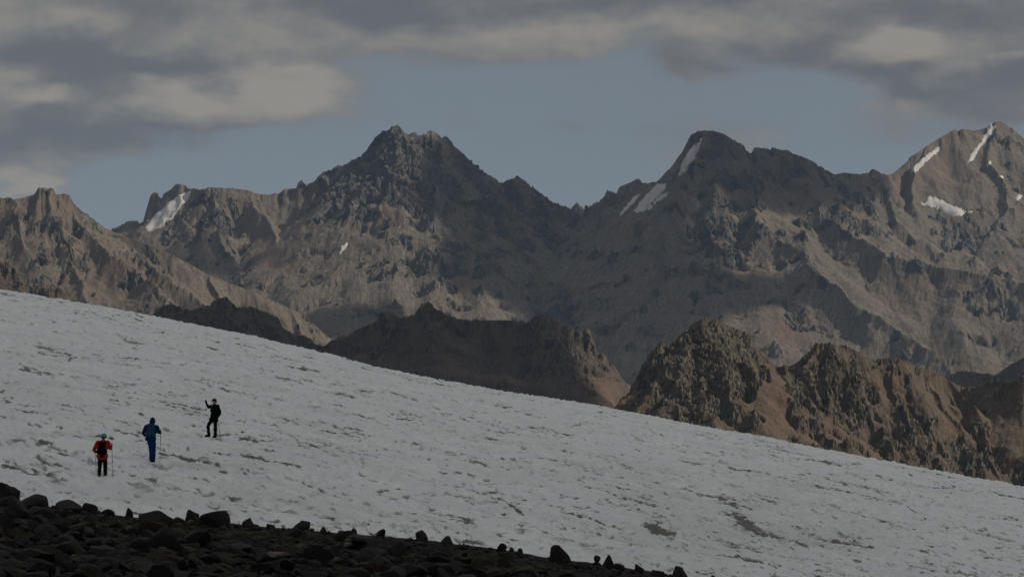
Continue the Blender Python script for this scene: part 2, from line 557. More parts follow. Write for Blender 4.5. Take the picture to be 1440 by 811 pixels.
FAR_SKY = [(-900, 300), (-500, 250), (-250, 330), (-80, 350), (100, 340), (150, 326), (167, 318), (177, 312), (192, 310), (200, 317), (202, 308), (208, 287), (213, 272), (222, 270),
           (227, 281), (230, 272), (238, 268), (247, 258), (258, 260), (265, 265), (272, 265), (283, 267), (292, 263), (307, 264),
           (328, 265), (347, 267), (360, 272), (375, 274), (387, 272), (392, 273), (400, 266), (417, 265), (419, 256), (425, 255),
           (430, 259), (443, 255), (448, 247), (462, 237), (480, 233), (508, 220), (517, 207), (532, 190), (552, 179), (560, 175),
           (567, 184), (573, 190), (585, 186), (590, 192), (596, 188), (606, 183), (614, 188), (620, 194), (631, 194), (637, 204),
           (643, 209), (654, 218), (665, 231), (681, 242), (704, 256), (711, 255), (720, 250), (731, 249), (739, 255), (752, 266),
           (763, 272), (768, 279), (783, 286), (798, 291), (809, 293), (811, 283), (814, 282), (817, 290), (822, 294), (840, 283),
           (846, 284), (853, 270), (861, 268), (866, 274), (872, 262), (890, 255), (896, 251), (905, 255), (913, 261), (924, 255),
           (942, 237), (960, 213), (971, 190), (980, 184), (1004, 184), (1017, 188), (1034, 198), (1043, 203), (1052, 214),
           (1056, 216), (1061, 207), (1071, 208), (1089, 209), (1108, 212), (1126, 219), (1145, 228), (1163, 240), (1173, 245),
           (1186, 243), (1211, 245), (1224, 243), (1227, 237), (1234, 240), (1241, 245), (1254, 245), (1267, 235), (1285, 218),
           (1304, 205), (1322, 194), (1341, 183), (1359, 182), (1370, 184), (1385, 180), (1400, 171), (1409, 171), (1422, 181),
           (1440, 194), (1475, 215), (1540, 240), (1700, 290), (1850, 240), (2050, 300), (2400, 260)]
FAR_Y = [(-80, 6600), (200, 6350), (290, 6250), (450, 6300), (560, 6300), (700, 6450), (815, 6850), (900, 6500), (990, 6250),
         (1160, 6500), (1250, 6750), (1330, 6900), (1400, 7000), (1540, 7100)]


def yf(px):
    return float(np.interp(px, *zip(*FAR_Y)))


far_lines = [(crest_points(FAR_SKY, FAR_Y), 1.35, 0.62, 110)]
for pts, k in [([(252, 262), (262, 300), (270, 330)], .8),
               ([(300, 264), (305, 300), (318, 350), (345, 395), (370, 440)], .8),
               ([(350, 267), (372, 310), (395, 360), (420, 400), (440, 450)], .75),
               ([(447, 248), (430, 290), (440, 330), (430, 380), (450, 440)], .8),
               ([(517, 207), (500, 260), (480, 310), (500, 370), (505, 430)], .85),
               ([(480, 233), (470, 270), (455, 310)], .85), ([(532, 190), (528, 230), (518, 270), (525, 310)], .95),
               ([(585, 188), (580, 230), (574, 280), (580, 320)], 1.0), ([(628, 195), (625, 240), (635, 290), (640, 330)], .95),
               ([(660, 228), (690, 290), (720, 340)], .8), ([(560, 176), (550, 230), (545, 290), (560, 340), (545, 410)], .9),
               ([(606, 184), (600, 240), (595, 300), (615, 350), (640, 410), (650, 470)], .9),
               ([(643, 208), (655, 260), (675, 320), (700, 390)], .8),
               ([(722, 250), (735, 310), (760, 370), (790, 430), (830, 490), (860, 560)], .75),
               ([(783, 287), (805, 340), (840, 400), (880, 460)], .8),
               ([(861, 269), (868, 310), (880, 350)], .8), ([(896, 252), (903, 290), (915, 330)], .8),
               ([(980, 184), (962, 250), (935, 320), (925, 390), (900, 460), (890, 540)], .75),
               ([(1004, 184), (1005, 250), (998, 310), (1010, 360), (985, 420), (960, 480)], .8),
               ([(1040, 200), (1050, 260), (1070, 310), (1115, 350), (1170, 400), (1240, 450), (1300, 490), (1345, 530)], .6),
               ([(1100, 211), (1120, 260), (1150, 290), (1190, 320), (1245, 355), (1330, 376), (1440, 396), (1540, 415)], .6),
               ([(1330, 376), (1345, 430), (1320, 470)], .6), ([(1420, 392), (1425, 440), (1440, 490)], .6),
               ([(1230, 240), (1250, 280), (1268, 310)], .7), ([(1304, 205), (1285, 260), (1290, 285)], .7),
               ([(1400, 171), (1392, 230), (1425, 290), (1385, 330), (1370, 360)], .75),
               ([(1440, 194), (1475, 260), (1460, 330), (1470, 380)], .7)]:
    far_lines.append((spur_points(pts, yf(pts[0][0]), k), 1.45, 0.60, 60))

m_far = mountain_mat('far_rock', 1.5, (0.042, 0.041, 0.040), (0.112, 0.106, 0.098), (0.068, 0.059, 0.048), (0.120, 0.103, 0.083),
                     (0.112, 0.080, 0.060))
far = build_mountain('mountain_range', m_far, -70, 1510, 980, 4700, 7500, 390, far_lines, FAR_SKY, 1.55, -120.0, 11,
                     [(560, 240, 90, 60, .8), (480, 280, 50, 30, .4), (740, 300, 80, 60, .5), (315, 310, 35, 40, .6), (620, 380, 60, 40, .5), (1030, 330, 60, 70, .5),
                      (1200, 310, 50, 35, .5), (1350, 330, 40, 25, .5), (1405, 430, 25, 40, .5), (1170, 400, 40, 14, .5), (1260, 470, 30, 12, .4), (430, 390, 30, 20, .3), (1110, 440, 40, 20, .3), (800, 440, 60, 40, .4), (1110, 240, 90, 40, .25),
                      (980, 210, 30, 30, .3), (390, 300, 40, 60, -.5), (1190, 400, 60, 30, -.5), (1290, 450, 70, 30, -.5),
                      (1090, 300, 30, 30, -.3), (1290, 270, 30, 30, -.5), (1340, 230, 60, 30, -.4), (430, 400, 50, 30, -.3)],
                     [(1180, 290, 50, 25, .5), (1330, 250, 60, 40, .5), (1100, 460, 60, 30, .5), (380, 330, 60, 50, .3)],
                     sigma=60.0, ml=800, mr=800)

LEFT_SKY = [(-900, 250), (-600, 310), (-300, 270), (-80, 290), (0, 278), (26, 280), (48, 274), (54, 264), (74, 265), (79, 274), (89, 272), (98, 274), (102, 285),
            (118, 299), (123, 302), (147, 320), (157, 325), (175, 332), (200, 342), (240, 357), (300, 390), (357, 410),
            (400, 430), (427, 443), (467, 478), (500, 520), (560, 600)]
LEFT_Y = [(-80, 4850), (60, 4880), (157, 4950), (240, 4960), (357, 4990), (467, 5040), (560, 5080)]


def yl(px):
    return float(np.interp(px, *zip(*LEFT_Y)))


left_lines = [(crest_points(LEFT_SKY, LEFT_Y), 1.1, 0.60, 90)]
for pts, k in [([(10, 279), (20, 310), (40, 350), (60, 400)], .7), ([(64, 265), (75, 310), (100, 350), (120, 400), (135, 440)], .7),
               ([(100, 283), (120, 320), (160, 360), (210, 400), (240, 440)], .55),
               ([(157, 325), (190, 350), (240, 390), (300, 430)], .5), ([(300, 390), (310, 420), (330, 470)], .6),
               ([(400, 430), (410, 455), (430, 500)], .6)]:
    left_lines.append((spur_points(pts, yl(pts[0][0]), k), 1.0, 0.58, 60))
m_left = mountain_mat('left_rock', 1.2, (0.045, 0.043, 0.040), (0.118, 0.108, 0.095), (0.072, 0.061, 0.050), (0.116, 0.098, 0.079),
                      (0.096, 0.071, 0.056))
left = build_mountain('left_mountain', m_left, -70, 540, 380, 3900, 5500, 210, left_lines, LEFT_SKY, 1.2, -150.0, 23,
                      [(50, 320, 30, 20, .5), (110, 340, 20, 20, .4), (85, 270, 20, 15, .4), (190, 380, 40, 15, .3),
                       (80, 380, 40, 20, .3), (120, 400, 50, 20, -.3), (330, 410, 50, 20, -.4), (60, 290, 30, 10, -.3)],
                      [(90, 300, 40, 20, .4), (180, 400, 60, 20, .4)], sigma=50.0, ml=800)

MID_SKY = [(100, 520), (190, 441), (213, 443), (230, 430), (242, 427), (253, 432), (267, 437), (293, 430), (307, 420), (315, 417),
           (325, 422), (333, 433), (353, 432), (377, 440), (392, 447), (397, 460), (413, 470), (430, 472), (447, 485), (455, 486),
           (466, 478), (489, 472), (511, 459), (529, 452), (533, 441), (548, 437), (563, 446), (581, 444), (590, 429), (603, 425),
           (614, 435), (629, 442), (644, 448), (681, 450), (718, 450), (740, 453), (755, 442), (764, 440), (785, 453), (801, 459),
           (810, 470), (816, 461), (829, 463), (834, 474), (837, 492), (851, 503), (862, 515), (870, 529), (880, 560), (900, 620),
           (940, 680)]
MID_Y = [(100, 3000), (450, 3150), (603, 3180), (760, 3210), (870, 3300), (940, 3360)]


def ym(px):
    return float(np.interp(px, *zip(*MID_Y)))


mid_lines = [(crest_points(MID_SKY, MID_Y), 1.3, 0.62, 40)]
for pts, k in [([(315, 417), (330, 460), (350, 520)], .8), ([(242, 427), (250, 460), (270, 500)], .8),
               ([(548, 437), (540, 490), (520, 560)], .8), ([(603, 425), (600, 470), (620, 540), (640, 600)], .75),
               ([(681, 450), (700, 500), (730, 580)], .7), ([(764, 440), (790, 500), (820, 540), (850, 600)], .7),
               ([(829, 463), (845, 520), (865, 570), (880, 620)], .9)]:
    mid_lines.append((spur_points(pts, ym(pts[0][0]), k), 1.1, 0.60, 35))
m_mid = mountain_mat('mid_rock', 0.8, (0.040, 0.036, 0.031), (0.120, 0.102, 0.080), (0.042, 0.035, 0.029), (0.066, 0.054, 0.043),
                     (0.125, 0.086, 0.060))
mid = build_mountain('middle_ridge', m_mid, 100, 935, 440, 2800, 3500, 180, mid_lines, MID_SKY, 0.8, -160.0, 37,
                     [(800, 480, 50, 40, .7), (590, 440, 90, 16, .6), (320, 430, 90, 18, .6), (480, 475, 40, 15, .5), (855, 555, 18, 25, -.9), (650, 520, 90, 40, -.4)],
                     [(850, 560, 30, 30, .6)], sigma=24.0, rock0=0.14)

RIGHT_SKY = [(800, 700), (850, 610), (866, 579), (880, 555), (896, 531), (906, 510), (920, 490), (928, 481), (938, 486), (941, 488),
             (947, 478), (965, 466), (975, 454), (993, 445), (1009, 450), (1021, 456), (1037, 462), (1057, 472), (1067, 490),
             (1077, 500), (1091, 514), (1106, 516), (1122, 508), (1136, 496), (1146, 482), (1170, 481), (1182, 488), (1190, 485),
             (1210, 496), (1222, 504), (1230, 506), (1259, 502), (1279, 510), (1303, 520), (1323, 527), (1339, 537), (1355, 545),
             (1383, 539), (1400, 533), (1424, 537), (1440, 527), (1480, 520), (1540, 530), (1700, 500), (1900, 560), (2400, 540)]
RIGHT_Y = [(800, 2150), (940, 2200), (1000, 2200), (1091, 2260), (1260, 2280), (1355, 2320), (1440, 2280), (1540, 2280)]


def yr(px):
    return float(np.interp(px, *zip(*RIGHT_Y)))


right_lines = [(crest_points(RIGHT_SKY, RIGHT_Y), 1.5, 0.66, 26)]
for pts, k, k1 in [([(928, 481), (905, 530), (895, 590)], 1.4, 2.0), ([(975, 454), (950, 510), (935, 560), (930, 620)], 1.4, 1.8),
                   ([(993, 445), (990, 500), (985, 560), (975, 630)], 1.4, 1.6), ([(1037, 462), (1040, 510), (1030, 560), (1020, 640)], 1.4, 1.7),
                   ([(1060, 475), (1070, 520), (1062, 545)], 1.2, 1.5),
                   ([(1146, 482), (1130, 520), (1115, 560), (1100, 640)], .9, 1.3), ([(1175, 483), (1165, 540), (1160, 590), (1155, 650)], .9, 1.3),
                   ([(1200, 492), (1205, 520), (1212, 560), (1200, 610), (1205, 660)], .9, 1.4),
                   ([(1259, 503), (1255, 550), (1285, 600), (1290, 650), (1280, 700)], .8, 1.4),
                   ([(1303, 520), (1320, 560), (1350, 610), (1340, 680)], .75, 1.2),
                   ([(1330, 530), (1370, 570), (1400, 620), (1415, 690)], .65, 1.2),
                   ([(1400, 533), (1415, 580), (1440, 640), (1450, 700)], .75, 1.2)]:
    right_lines.append((spur_points(pts, yr(pts[0][0]), k), k1, 0.66, 18))
m_right = mountain_mat('right_rock', 0.65, (0.040, 0.036, 0.029), (0.138, 0.121, 0.094), (0.054, 0.044, 0.034), (0.090, 0.073, 0.053),
                       (0.084, 0.055, 0.038))
right = build_mountain('right_ridge', m_right, 800, 1520, 640, 1950, 2420, 270, right_lines, RIGHT_SKY, 0.55, -140.0, 53,
                       [(990, 520, 75, 60, .9), (1130, 560, 40, 40, .2), (1210, 560, 50, 40, .45), (1280, 610, 30, 40, .5),
                        (1370, 640, 30, 40, .5), (1085, 570, 14, 60, -.9), (1330, 560, 70, 30, -.6), (1250, 550, 20, 30, -.3),
                        (1430, 560, 10, 30, .5), (1420, 590, 30, 30, -.5), (1160, 520, 40, 25, .3)],
                       [(1090, 550, 20, 50, .7), (1160, 600, 60, 50, .3)], sigma=14.0, crag=1.25, gamp=1.75, rock0=0.14, gdec=0.47, mr=800, blocks=((15, 1.5), (6, 1.2), (2.6, 0.7)))

# small ridges: a shaded spur at the right edge, a brown shoulder at the left edge
FS_SKY = [(1280, 560), (1327, 530), (1350, 521), (1370, 523), (1400, 527), (1420, 513), (1440, 502), (1480, 480), (1540, 470), (1750, 420), (2000, 480), (2400, 430)]
FS_Y = [(1280, 3900), (1540, 4000)]
fs = build_mountain('valley_spur', m_mid, 1280, 1520, 150, 3700, 4150, 70, [(crest_points(FS_SKY, FS_Y), 0.9, 0.6, 60)],
                    FS_SKY, 1.0, -150.0, 71, [(1370, 530, 40, 20, .4), (1430, 520, 30, 20, -.6)], [], sigma=30.0, mr=800)
LN_SKY = [(-900, 330), (-500, 360), (-250, 310), (-80, 340), (0, 366), (12, 369), (22, 379), (32, 391), (50, 400), (62, 404), (75, 400), (88, 408), (100, 422), (112, 436), (140, 460), (200, 520)]
LN_Y = [(-80, 3300), (200, 3200)]
ln_lines = [(crest_points(LN_SKY, LN_Y), 1.1, 0.62, 40), (spur_points([(10, 369), (25, 400), (40, 440)], 3280, .7), 1.1, .6, 30)]
ln = build_mountain('left_shoulder', m_mid, -70, 200, 180, 3000, 3450, 90, ln_lines, LN_SKY, 0.8, -160.0, 83,
                    [(10, 385, 30, 20, .4), (70, 410, 30, 20, .4)], [], sigma=24.0, ml=800)

# ground that carries on to the horizon below and behind the ridges
m_floor, N = new_mat('valley_ground')
pos = N.n('ShaderNodeNewGeometry').outputs['Position']
finish(N, N.mix(N.noise(pos, 0.004, 8, 0.6), (0.10, 0.085, 0.07), (0.14, 0.12, 0.10)), 0.95)
g = np.linspace(-40000, 40000, 60)
GXm, GYm = np.meshgrid(g, g)
gz = -260 + fbm(GXm / 3000, GYm / 3000, 4, 5) * 60
structure(grid_mesh('ground', GXm, GYm, gz, None, m_floor))

# snow lying in the gullies and basins of the range
m_snow, N = new_mat('old_snow')
pos = N.n('ShaderNodeNewGeometry').outputs['Position']
nz_ = N.noise(pos, 0.05, 6, 0.6)
finish(N, N.mix(nz_, (0.30, 0.30, 0.31), (0.44, 0.43, 0.42)), 0.8, nz_, 0.5, 3.0)


def in_poly(px, py, poly):
    ins = np.zeros(px.shape, bool)
    n = len(poly)
    for i in range(n):
        x1, y1 = poly[i]; x2, y2 = poly[(i + 1) % n]
        c = ((y1 > py) != (y2 > py)) & (px < (x2 - x1) * (py - y1) / (y2 - y1 + 1e-9) + x1)
        ins ^= c
    return ins


def snow_patch(T, poly, thick=2.0):
    px, py, X, Y, Z = T['px'], T['py'], T['X'], T['Y'], T['Z']
    u = T['unit']
    jx = fbm(px / 6, py / 6, 3, 3) * 1.3; jy = fbm(px / 6 + 40, py / 6, 3, 4) * 1.3
    crest = np.argmin(py, 0)
    front_ = np.arange(px.shape[0])[:, None] <= crest[None, :] + 1
    m = in_poly(px + jx, py + jy, poly) & front_
    fm = m[:-1, :-1] & m[1:, :-1] & m[:-1, 1:] & m[1:, 1:]
    if fm.sum() < 4:
        return None
    used = np.zeros(m.shape, bool)
    r, c = np.nonzero(fm)
    for a in (0, 1):
        for b in (0, 1):
            used[r + a, c + b] = True
    cnt = np.zeros(m.shape, int)
    for a in (0, 1):
        for b in (0, 1):
            np.add.at(cnt, (r + a, c + b), 1)
    idx = -np.ones(m.shape, int); idx[used] = np.arange(used.sum())
    lift = np.where(cnt >= 4, thick, -0.6)[used]
    # smoother than the rock below it
    Zs = Z.copy()
    for _ in range(3):
        Zp = np.pad(Zs, 1, 'edge')
        Zs = (Zp[:-2, 1:-1] + Zp[2:, 1:-1] + Zp[1:-1, :-2] + Zp[1:-1, 2:] + 2 * Zs) / 6
    zz = np.maximum(Zs, Z)[used] + lift
    co = np.stack([X[used], Y[used] - 0.6 * np.maximum(lift, 0), zz], -1)
    q = np.stack([idx[r, c], idx[r, c + 1], idx[r + 1, c + 1], idx[r + 1, c]], -1)
    return raw_mesh('snow_patch', co, q, None, m_snow, T['ob'])


for poly in [[(202, 320), (214, 306), (232, 288), (254, 270), (272, 266), (266, 280), (252, 296), (242, 312), (226, 322), (205, 327)],
             [(281, 266), (292, 262), (292, 266), (283, 270)],
             [(865, 306), (882, 284), (902, 270), (894, 286), (874, 305)], [(888, 300), (902, 278), (924, 256), (942, 257), (930, 275), (906, 300)],
             [(906, 293), (922, 278), (950, 261), (947, 269), (928, 284), (914, 297)],
             [(952, 252), (958, 230), (968, 212), (984, 194), (990, 196), (978, 225), (966, 243)],
             [(1272, 246), (1288, 230), (1308, 212), (1330, 201), (1329, 209), (1308, 226), (1288, 245)],
             [(1358, 230), (1366, 212), (1380, 196), (1394, 172), (1402, 176), (1396, 192), (1380, 208), (1370, 226), (1360, 233)],
             [(1304, 270), (1320, 276), (1340, 288), (1346, 290), (1370, 296), (1384, 297), (1360, 302), (1340, 306), (1318, 296), (1300, 290), (1290, 285), (1302, 284)],
             [(1384, 236), (1392, 224), (1396, 223), (1394, 233), (1388, 238)], [(1400, 232), (1408, 222), (1410, 226), (1404, 235)],
             [(1404, 248), (1410, 240), (1413, 252), (1408, 256)], [(1412, 200), (1418, 197), (1416, 204)], [(1418, 210), (1424, 207), (1424, 213)],
             [(1392, 296), (1406, 292), (1404, 298)], [(1430, 272), (1440, 274), (1434, 284), (1426, 280)],
             [(474, 360), (480, 345), (492, 336), (490, 346), (480, 358)]]:
    snow_patch(far, poly)
print('mountains', round(time.time() - T0, 1))

# ------------------------------------------------------------------ glacier
CREST = [(-80, 400), (0, 410), (60, 417), (100, 424), (150, 433), (213, 447), (300, 462), (340, 472), (420, 488), (450, 494), (520, 512), (580, 526),
         (640, 537), (700, 548), (745, 555), (870, 578), (960, 597), (1035, 608), (1160, 632), (1250, 650), (1340, 668),
         (1440, 685), (1520, 699)]
H0, YCR = -10.4, 250.0
_u0, _v0 = zip(*[ray(a, b) for a, b in CREST])
_cu = np.array(_u0); _cs = np.array(_v0) - H0 / YCR            # slope of the sheet at each azimuth


def smooth_slope(u):
    g = np.linspace(-0.60, 0.60, 1201)
    lin = np.interp(g, _cu, _cs)
    lin[g < _cu[0]] = _cs[0] - 0.19 * (g[g < _cu[0]] - _cu[0])
    lin[g > _cu[-1]] = _cs[-1] - 0.19 * (g[g > _cu[-1]] - _cu[-1])
    k = np.exp(-(np.arange(-30, 31) / 16.0) ** 2); k /= k.sum()
    sm_ = np.convolve(np.pad(lin, 30, 'reflect', reflect_type='odd'), k, 'valid')
    return np.interp(u, g, sm_)


def glacier_z(X, Y, fine=True):
    u = X / np.maximum(Y, 60)
    z = H0 + smooth_slope(u) * Y
    z = np.where(Y < 70, z - (70 - Y) * 0.02, z)
    d = np.maximum(Y - YCR, 0)
    z = z - d * d * 0.010 / (1 + d * 0.02)
    z = z + fbm(X / 22, Y / 30, 3, 7) * 0.28
    dirt_shade = np.zeros_like(z)
    if fine:
        # dirt-lined hollows and melt channels; the dark hollows also paint in relief shading
        a = fbm(X / 3.8 + 5, Y / 3.0, 5, 21, 0.58)
        zone = fbm(X / 16, Y / 22, 3, 31)
        hol = sstep(a + 0.30 * zone, 0.20, 0.46)
        b = 1 - np.abs(fbm(X / 7 + 3, (Y + 0.30 * X) / 4.2, 4, 51, 0.5)) * 8
        chan = sstep(b, 0.25, 0.9) * sstep(fbm(X / 5, Y / 8, 3, 61) + 0.3 * zone, 0.04, 0.24)
        a2 = fbm(X / 1.5 + 9, Y / 1.25, 5, 23, 0.6)
        hol2 = sstep(a2 + 0.34 * zone + 0.2 * a, 0.20, 0.42)
        z = z - 0.08 * hol - 0.06 * chan - 0.04 * hol2
        hol = np.maximum(hol * 0.70, hol2 * 0.62)
        r = ridged(X / 0.9, Y / 1.1, 4, 71)
        z = z + (r - 0.45) * 0.20 + fbm(X / 0.28, Y / 0.5, 3, 81) * 0.07 + fbm(X / 3.5, Y / 4, 3, 91) * 0.12
        dirt_shade = np.clip(hol * 0.9 + chan * 0.9, 0, 1)
    return z, dirt_shade


nr_, nc_ = 530, 800
gc = np.linspace(-90, 1530, nc_)
_o = np.linspace(0, 1, 70)[1:] ** 1.5 * 850
gc = np.concatenate([(-90 - _o)[::-1], gc, 1530 + _o]); nc_ = len(gc)
ga, _ = ray(gc, EYE_ROW)
inv = np.concatenate([1 / np.linspace(50, 88, 14)[:-1], np.linspace(1 / 88.0, 1 / 252.0, 490), 1 / np.linspace(253, 420, nr_ - 503)])
GA, GI = np.meshgrid(ga, inv)
gY = 1 / GI; gX = GA * gY
gZ, gD = glacier_z(gX, gY)
# extra soiled places seen in the photograph
gpx, gpy = project(gX, gY, gZ)
soil = 0
for bx, by, rx, ry, a in [(900, 695, 55, 16, .42), (925, 748, 34, 10, .36), (1080, 745, 60, 12, .36), (1190, 760, 70, 14, .42), (1060, 706, 40, 8, .4),
                          (960, 720, 60, 22, .3), (1130, 680, 90, 8, .25), (300, 655, 60, 4, .6), (235, 643, 60, 4, .5), (130, 612, 30, 3, .5),
                          (1000, 770, 90, 30, .25), (60, 545, 50, 10, .25), (1180, 667, 50, 3, .4), (1110, 745, 240, 50, .22), (860, 660, 120, 12, .2), (350, 640, 120, 14, .2)]:
    soil = soil + a * np.exp(-((gpx - bx) / rx) ** 2 - ((gpy - by) / ry) ** 2)
spk = fbm(gX / 1.3, gY / 1.8, 4, 101, 0.6)
extra = sstep(soil * 0.8 + spk * 1.7, 0.38, 1.0)
extra = extra * np.clip(0.55 + 1.2 * fbm(gX / 0.45, gY / 0.7, 3, 131), 0.05, 0.9)
gD = np.clip(gD + extra, 0, 1)
gZ = gZ - 0.04 * extra
# narrow cracks and melt runnels, each a groove with grit in it
rgc = np.random.default_rng(77)
cracks = []
for x0, y0, x1, y1, w in [(1297, 661, 1335, 670, .5), (1110, 660, 1180, 676, .6), (1036, 722, 1062, 752, 1.3), (1062, 748, 1130, 766, 1.0), (1000, 655, 1070, 664, .6),
                          (1070, 664, 1140, 684, .6), (850, 690, 920, 712, 1.2), (915, 735, 935, 755, 1.4), (225, 638, 320, 655, .7), (110, 610, 160, 618, .5),
                          (1140, 757, 1230, 770, 1.2), (700, 700, 735, 722, .5), (790, 720, 870, 745, .5), (450, 605, 500, 612, .6), (330, 618, 380, 622, .8),
                          (560, 545, 640, 562, .35), (545, 585, 580, 592, .5), (960, 625, 1040, 643, .5), (1170, 650, 1210, 658, .35), (240, 575, 285, 580, .5),
                          (345, 640, 420, 655, .6), (160, 500, 260, 512, .45), (420, 560, 500, 575, .4), (620, 640, 700, 655, .5), (1010, 780, 1090, 795, .6)]:
    cracks.append((x0, y0, x1, y1, w * 0.60, 1.0))
for _ in range(1500):
    x0 = rgc.uniform(-40, 1480)
    yt = np.interp(x0, *zip(*CREST))
    y0 = yt + 4 + (830 - yt) * rgc.random() ** 0.9
    ln_ = 7 + 55 * rgc.random() ** 2.4
    sl = 0.19 + rgc.normal(0.03, 0.10)
    cracks.append((x0, y0, x0 + ln_, y0 + ln_ * sl, rgc.uniform(.08, .28), rgc.uniform(.30, .9)))
cax, _ = ray(gc, EYE_ROW)
wob_x = fbm(gX / 1.1, gY / 1.6, 3, 201) * 0.9
wob_y = fbm(gX / 1.1 + 50, gY / 1.6, 3, 202) * 1.3
grit = fbm(gX / 0.35, gY / 0.6, 3, 203)
rowpy = gpy[:, ::40].mean(1)
def ice_xy(a, b):
    c = int(np.clip(np.searchsorted(gc, a), 0, nc_ - 1))
    col = gpy[:, c]
    r_ = int(np.argmin(np.abs(col - b)))
    return float(gX[r_, c]), float(gY[r_, c]), r_, c
gr_ = np.zeros_like(gZ)
for x0, y0, x1, y1, w, a in cracks:
    ax, ay, r0, c0 = ice_xy(x0, y0); bx, by, r1, c1 = ice_xy(x1, y1)
    if gY[r0, c0] > 249 or gY[r1, c1] > 249:
        continue
    ra, rb = max(min(r0, r1) - 12, 0), min(max(r0, r1) + 12, nr_)
    ca, cb = max(min(c0, c1) - 12, 0), min(max(c0, c1) + 12, nc_)
    sl_ = (slice(ra, rb), slice(ca, cb))
    xx = gX[sl_] + wob_x[sl_] * w * 1.2; yy = gY[sl_] + wob_y[sl_] * w * 1.6
    dx, dy = bx - ax, by - ay
    t = np.clip(((xx - ax) * dx + (yy - ay) * dy) / (dx * dx + dy * dy + 1e-6), 0, 1)
    dist = np.sqrt(((xx - ax - t * dx)) ** 2 + ((yy - ay - t * dy) * 0.34) ** 2)
    ww = w * (0.35 + 0.65 * np.sin(np.pi * np.clip(t, 0.03, 0.97))) * (1 + 0.8 * grit[sl_])
    gr_[sl_] = np.maximum(gr_[sl_], a * (1 - sstep(dist, ww * 0.4, ww * 1.15)))
gZ = gZ - 0.045 * gr_
gD = np.clip(np.maximum(gD, gr_), 0, 1)
m_ice, N = new_mat('glacier_ice')
pos = N.n('ShaderNodeNewGeometry').outputs['Position']
dirt_shade = N.n('ShaderNodeAttribute', attribute_name='dirt_shade').outputs['Fac']
soila = N.n('ShaderNodeAttribute', attribute_name='soil').outputs['Fac']
n1 = N.noise(pos, 0.35, 6, 0.6)
n2 = N.noise(pos, 5.0, 6, 0.7)
n3 = N.noise(pos, 1.6, 5, 0.62)
ice = N.mix(N.ss(n1, 0.3, 0.7), (0.74, 0.785, 0.815), (0.84, 0.865, 0.885))
mott = N.noise(N.mapping(pos, scale=(1.0, 0.55, 1.0)), 1.5, 9, 0.68, 0.3)
mot2 = N.noise(N.mapping(pos, scale=(1.0, 0.6, 1.0), loc=(7, 3, 1)), 4.5, 7, 0.7)
zn = N.noise(pos, 0.16, 4, 0.6)
ice = N.mix(N.ss(mott, 0.50, 0.68, 0.0, 0.35), ice, (0.36, 0.36, 0.355))
ice = N.mix(N.ss(N.math('ADD', mott, N.math('MULTIPLY', N.math('SUBTRACT', zn, 0.5), 0.30)), 0.60, 0.70, 0.0, 0.75), ice, (0.13, 0.125, 0.115))
ice = N.mix(N.ss(mot2, 0.54, 0.72, 0.0, 0.30), ice, (0.30, 0.30, 0.29))
ice = N.mix(N.ss(N.noise(pos, 0.12, 3, 0.5), 0.5, 0.72, 0, 0.20), ice, (0.50, 0.48, 0.455))
dd = N.math('ADD', dirt_shade, N.math('MULTIPLY', N.math('SUBTRACT', n2, 0.5), 0.9))
ice = N.mix(N.ss(dd, 0.25, 0.95, 0.0, 0.92), ice, (0.060, 0.057, 0.052))
ice = N.mix(N.math('MULTIPLY', soila, 0.35), ice, (0.25, 0.24, 0.22))
finish(N, ice, 0.7, N.math('SUBTRACT', n2, N.math('MULTIPLY', mott, 2.5)), 1.0, 0.09, 0.3)
glacier = structure(grid_mesh('glacier', gX, gY, gZ, {'dirt_shade': gD, 'soil': np.clip(soil, 0, 1)}, m_ice))
print('glacier', round(time.time() - T0, 1))

# ------------------------------------------------------------------ unseen clouds, shaped to shade chosen slopes and leave the rest sunlit
H_CLOUD = 1650.0
CELL = 14.0
cx0, cx1, cy0, cy1 = -1600, 5200, -1600, 7200
ncx, ncy = int((cx1 - cx0) / CELL), int((cy1 - cy0) / CELL)
foot = np.zeros((ncy, ncx), np.float32)


def mark(X, Y, Z, pad=0):
    t = (H_CLOUD - Z) / L[2]
    i = ((X + L[0] * t - cx0) / CELL).astype(int); j = ((Y + L[1] * t - cy0) / CELL).astype(int)
    ok = (i >= 2) & (i < ncx - 2) & (j >= 2) & (j < ncy - 2)
    for a in range(-pad, pad + 1):
        for b in range(-pad, pad + 1):
            foot[j[ok] + a, i[ok] + b] = 1


def shade(T, poly):
    crest = np.argmin(T['py'], 0)
    fr = np.arange(T['py'].shape[0])[:, None] <= crest[None, :] + 6
    m = in_poly(T['px'], T['py'], poly) & fr
    mark(T['X'][m], T['Y'][m], T['Z'][m])


shade(far, [(984, 170), (1040, 190), (1060, 200), (1110, 205), (1170, 240), (1240, 240), (1244, 262), (1200, 270), (1160, 278), (1125, 290),
            (1090, 292), (1050, 284), (1030, 262), (1006, 246), (990, 246), (965, 262), (935, 262), (900, 262), (905, 250), (942, 225)])
shade(far, [(650, 205), (705, 250), (760, 265), (815, 280), (860, 262), (900, 245), (928, 250), (932, 275), (900, 300), (945, 305), (968, 350),
            (1000, 390), (1045, 388), (1110, 395), (1120, 425), (1010, 432), (940, 465), (915, 500), (910, 580), (850, 580), (835, 500),
            (820, 470), (780, 440), (715, 425), (665, 400), (672, 360), (655, 330), (628, 300), (640, 250)])
shade(far, [(240, 350), (270, 350), (310, 358), (345, 375), (345, 392), (300, 385), (255, 365)])
shade(far, [(440, 440), (500, 430), (560, 432), (560, 480), (450, 480)])
shade(left, [(172, 325), (205, 338), (235, 354), (225, 368), (185, 350)])
shade(mid, [(60, 380), (600, 400), (700, 442), (725, 474), (765, 500), (798, 522), (818, 560), (828, 640), (60, 700)])
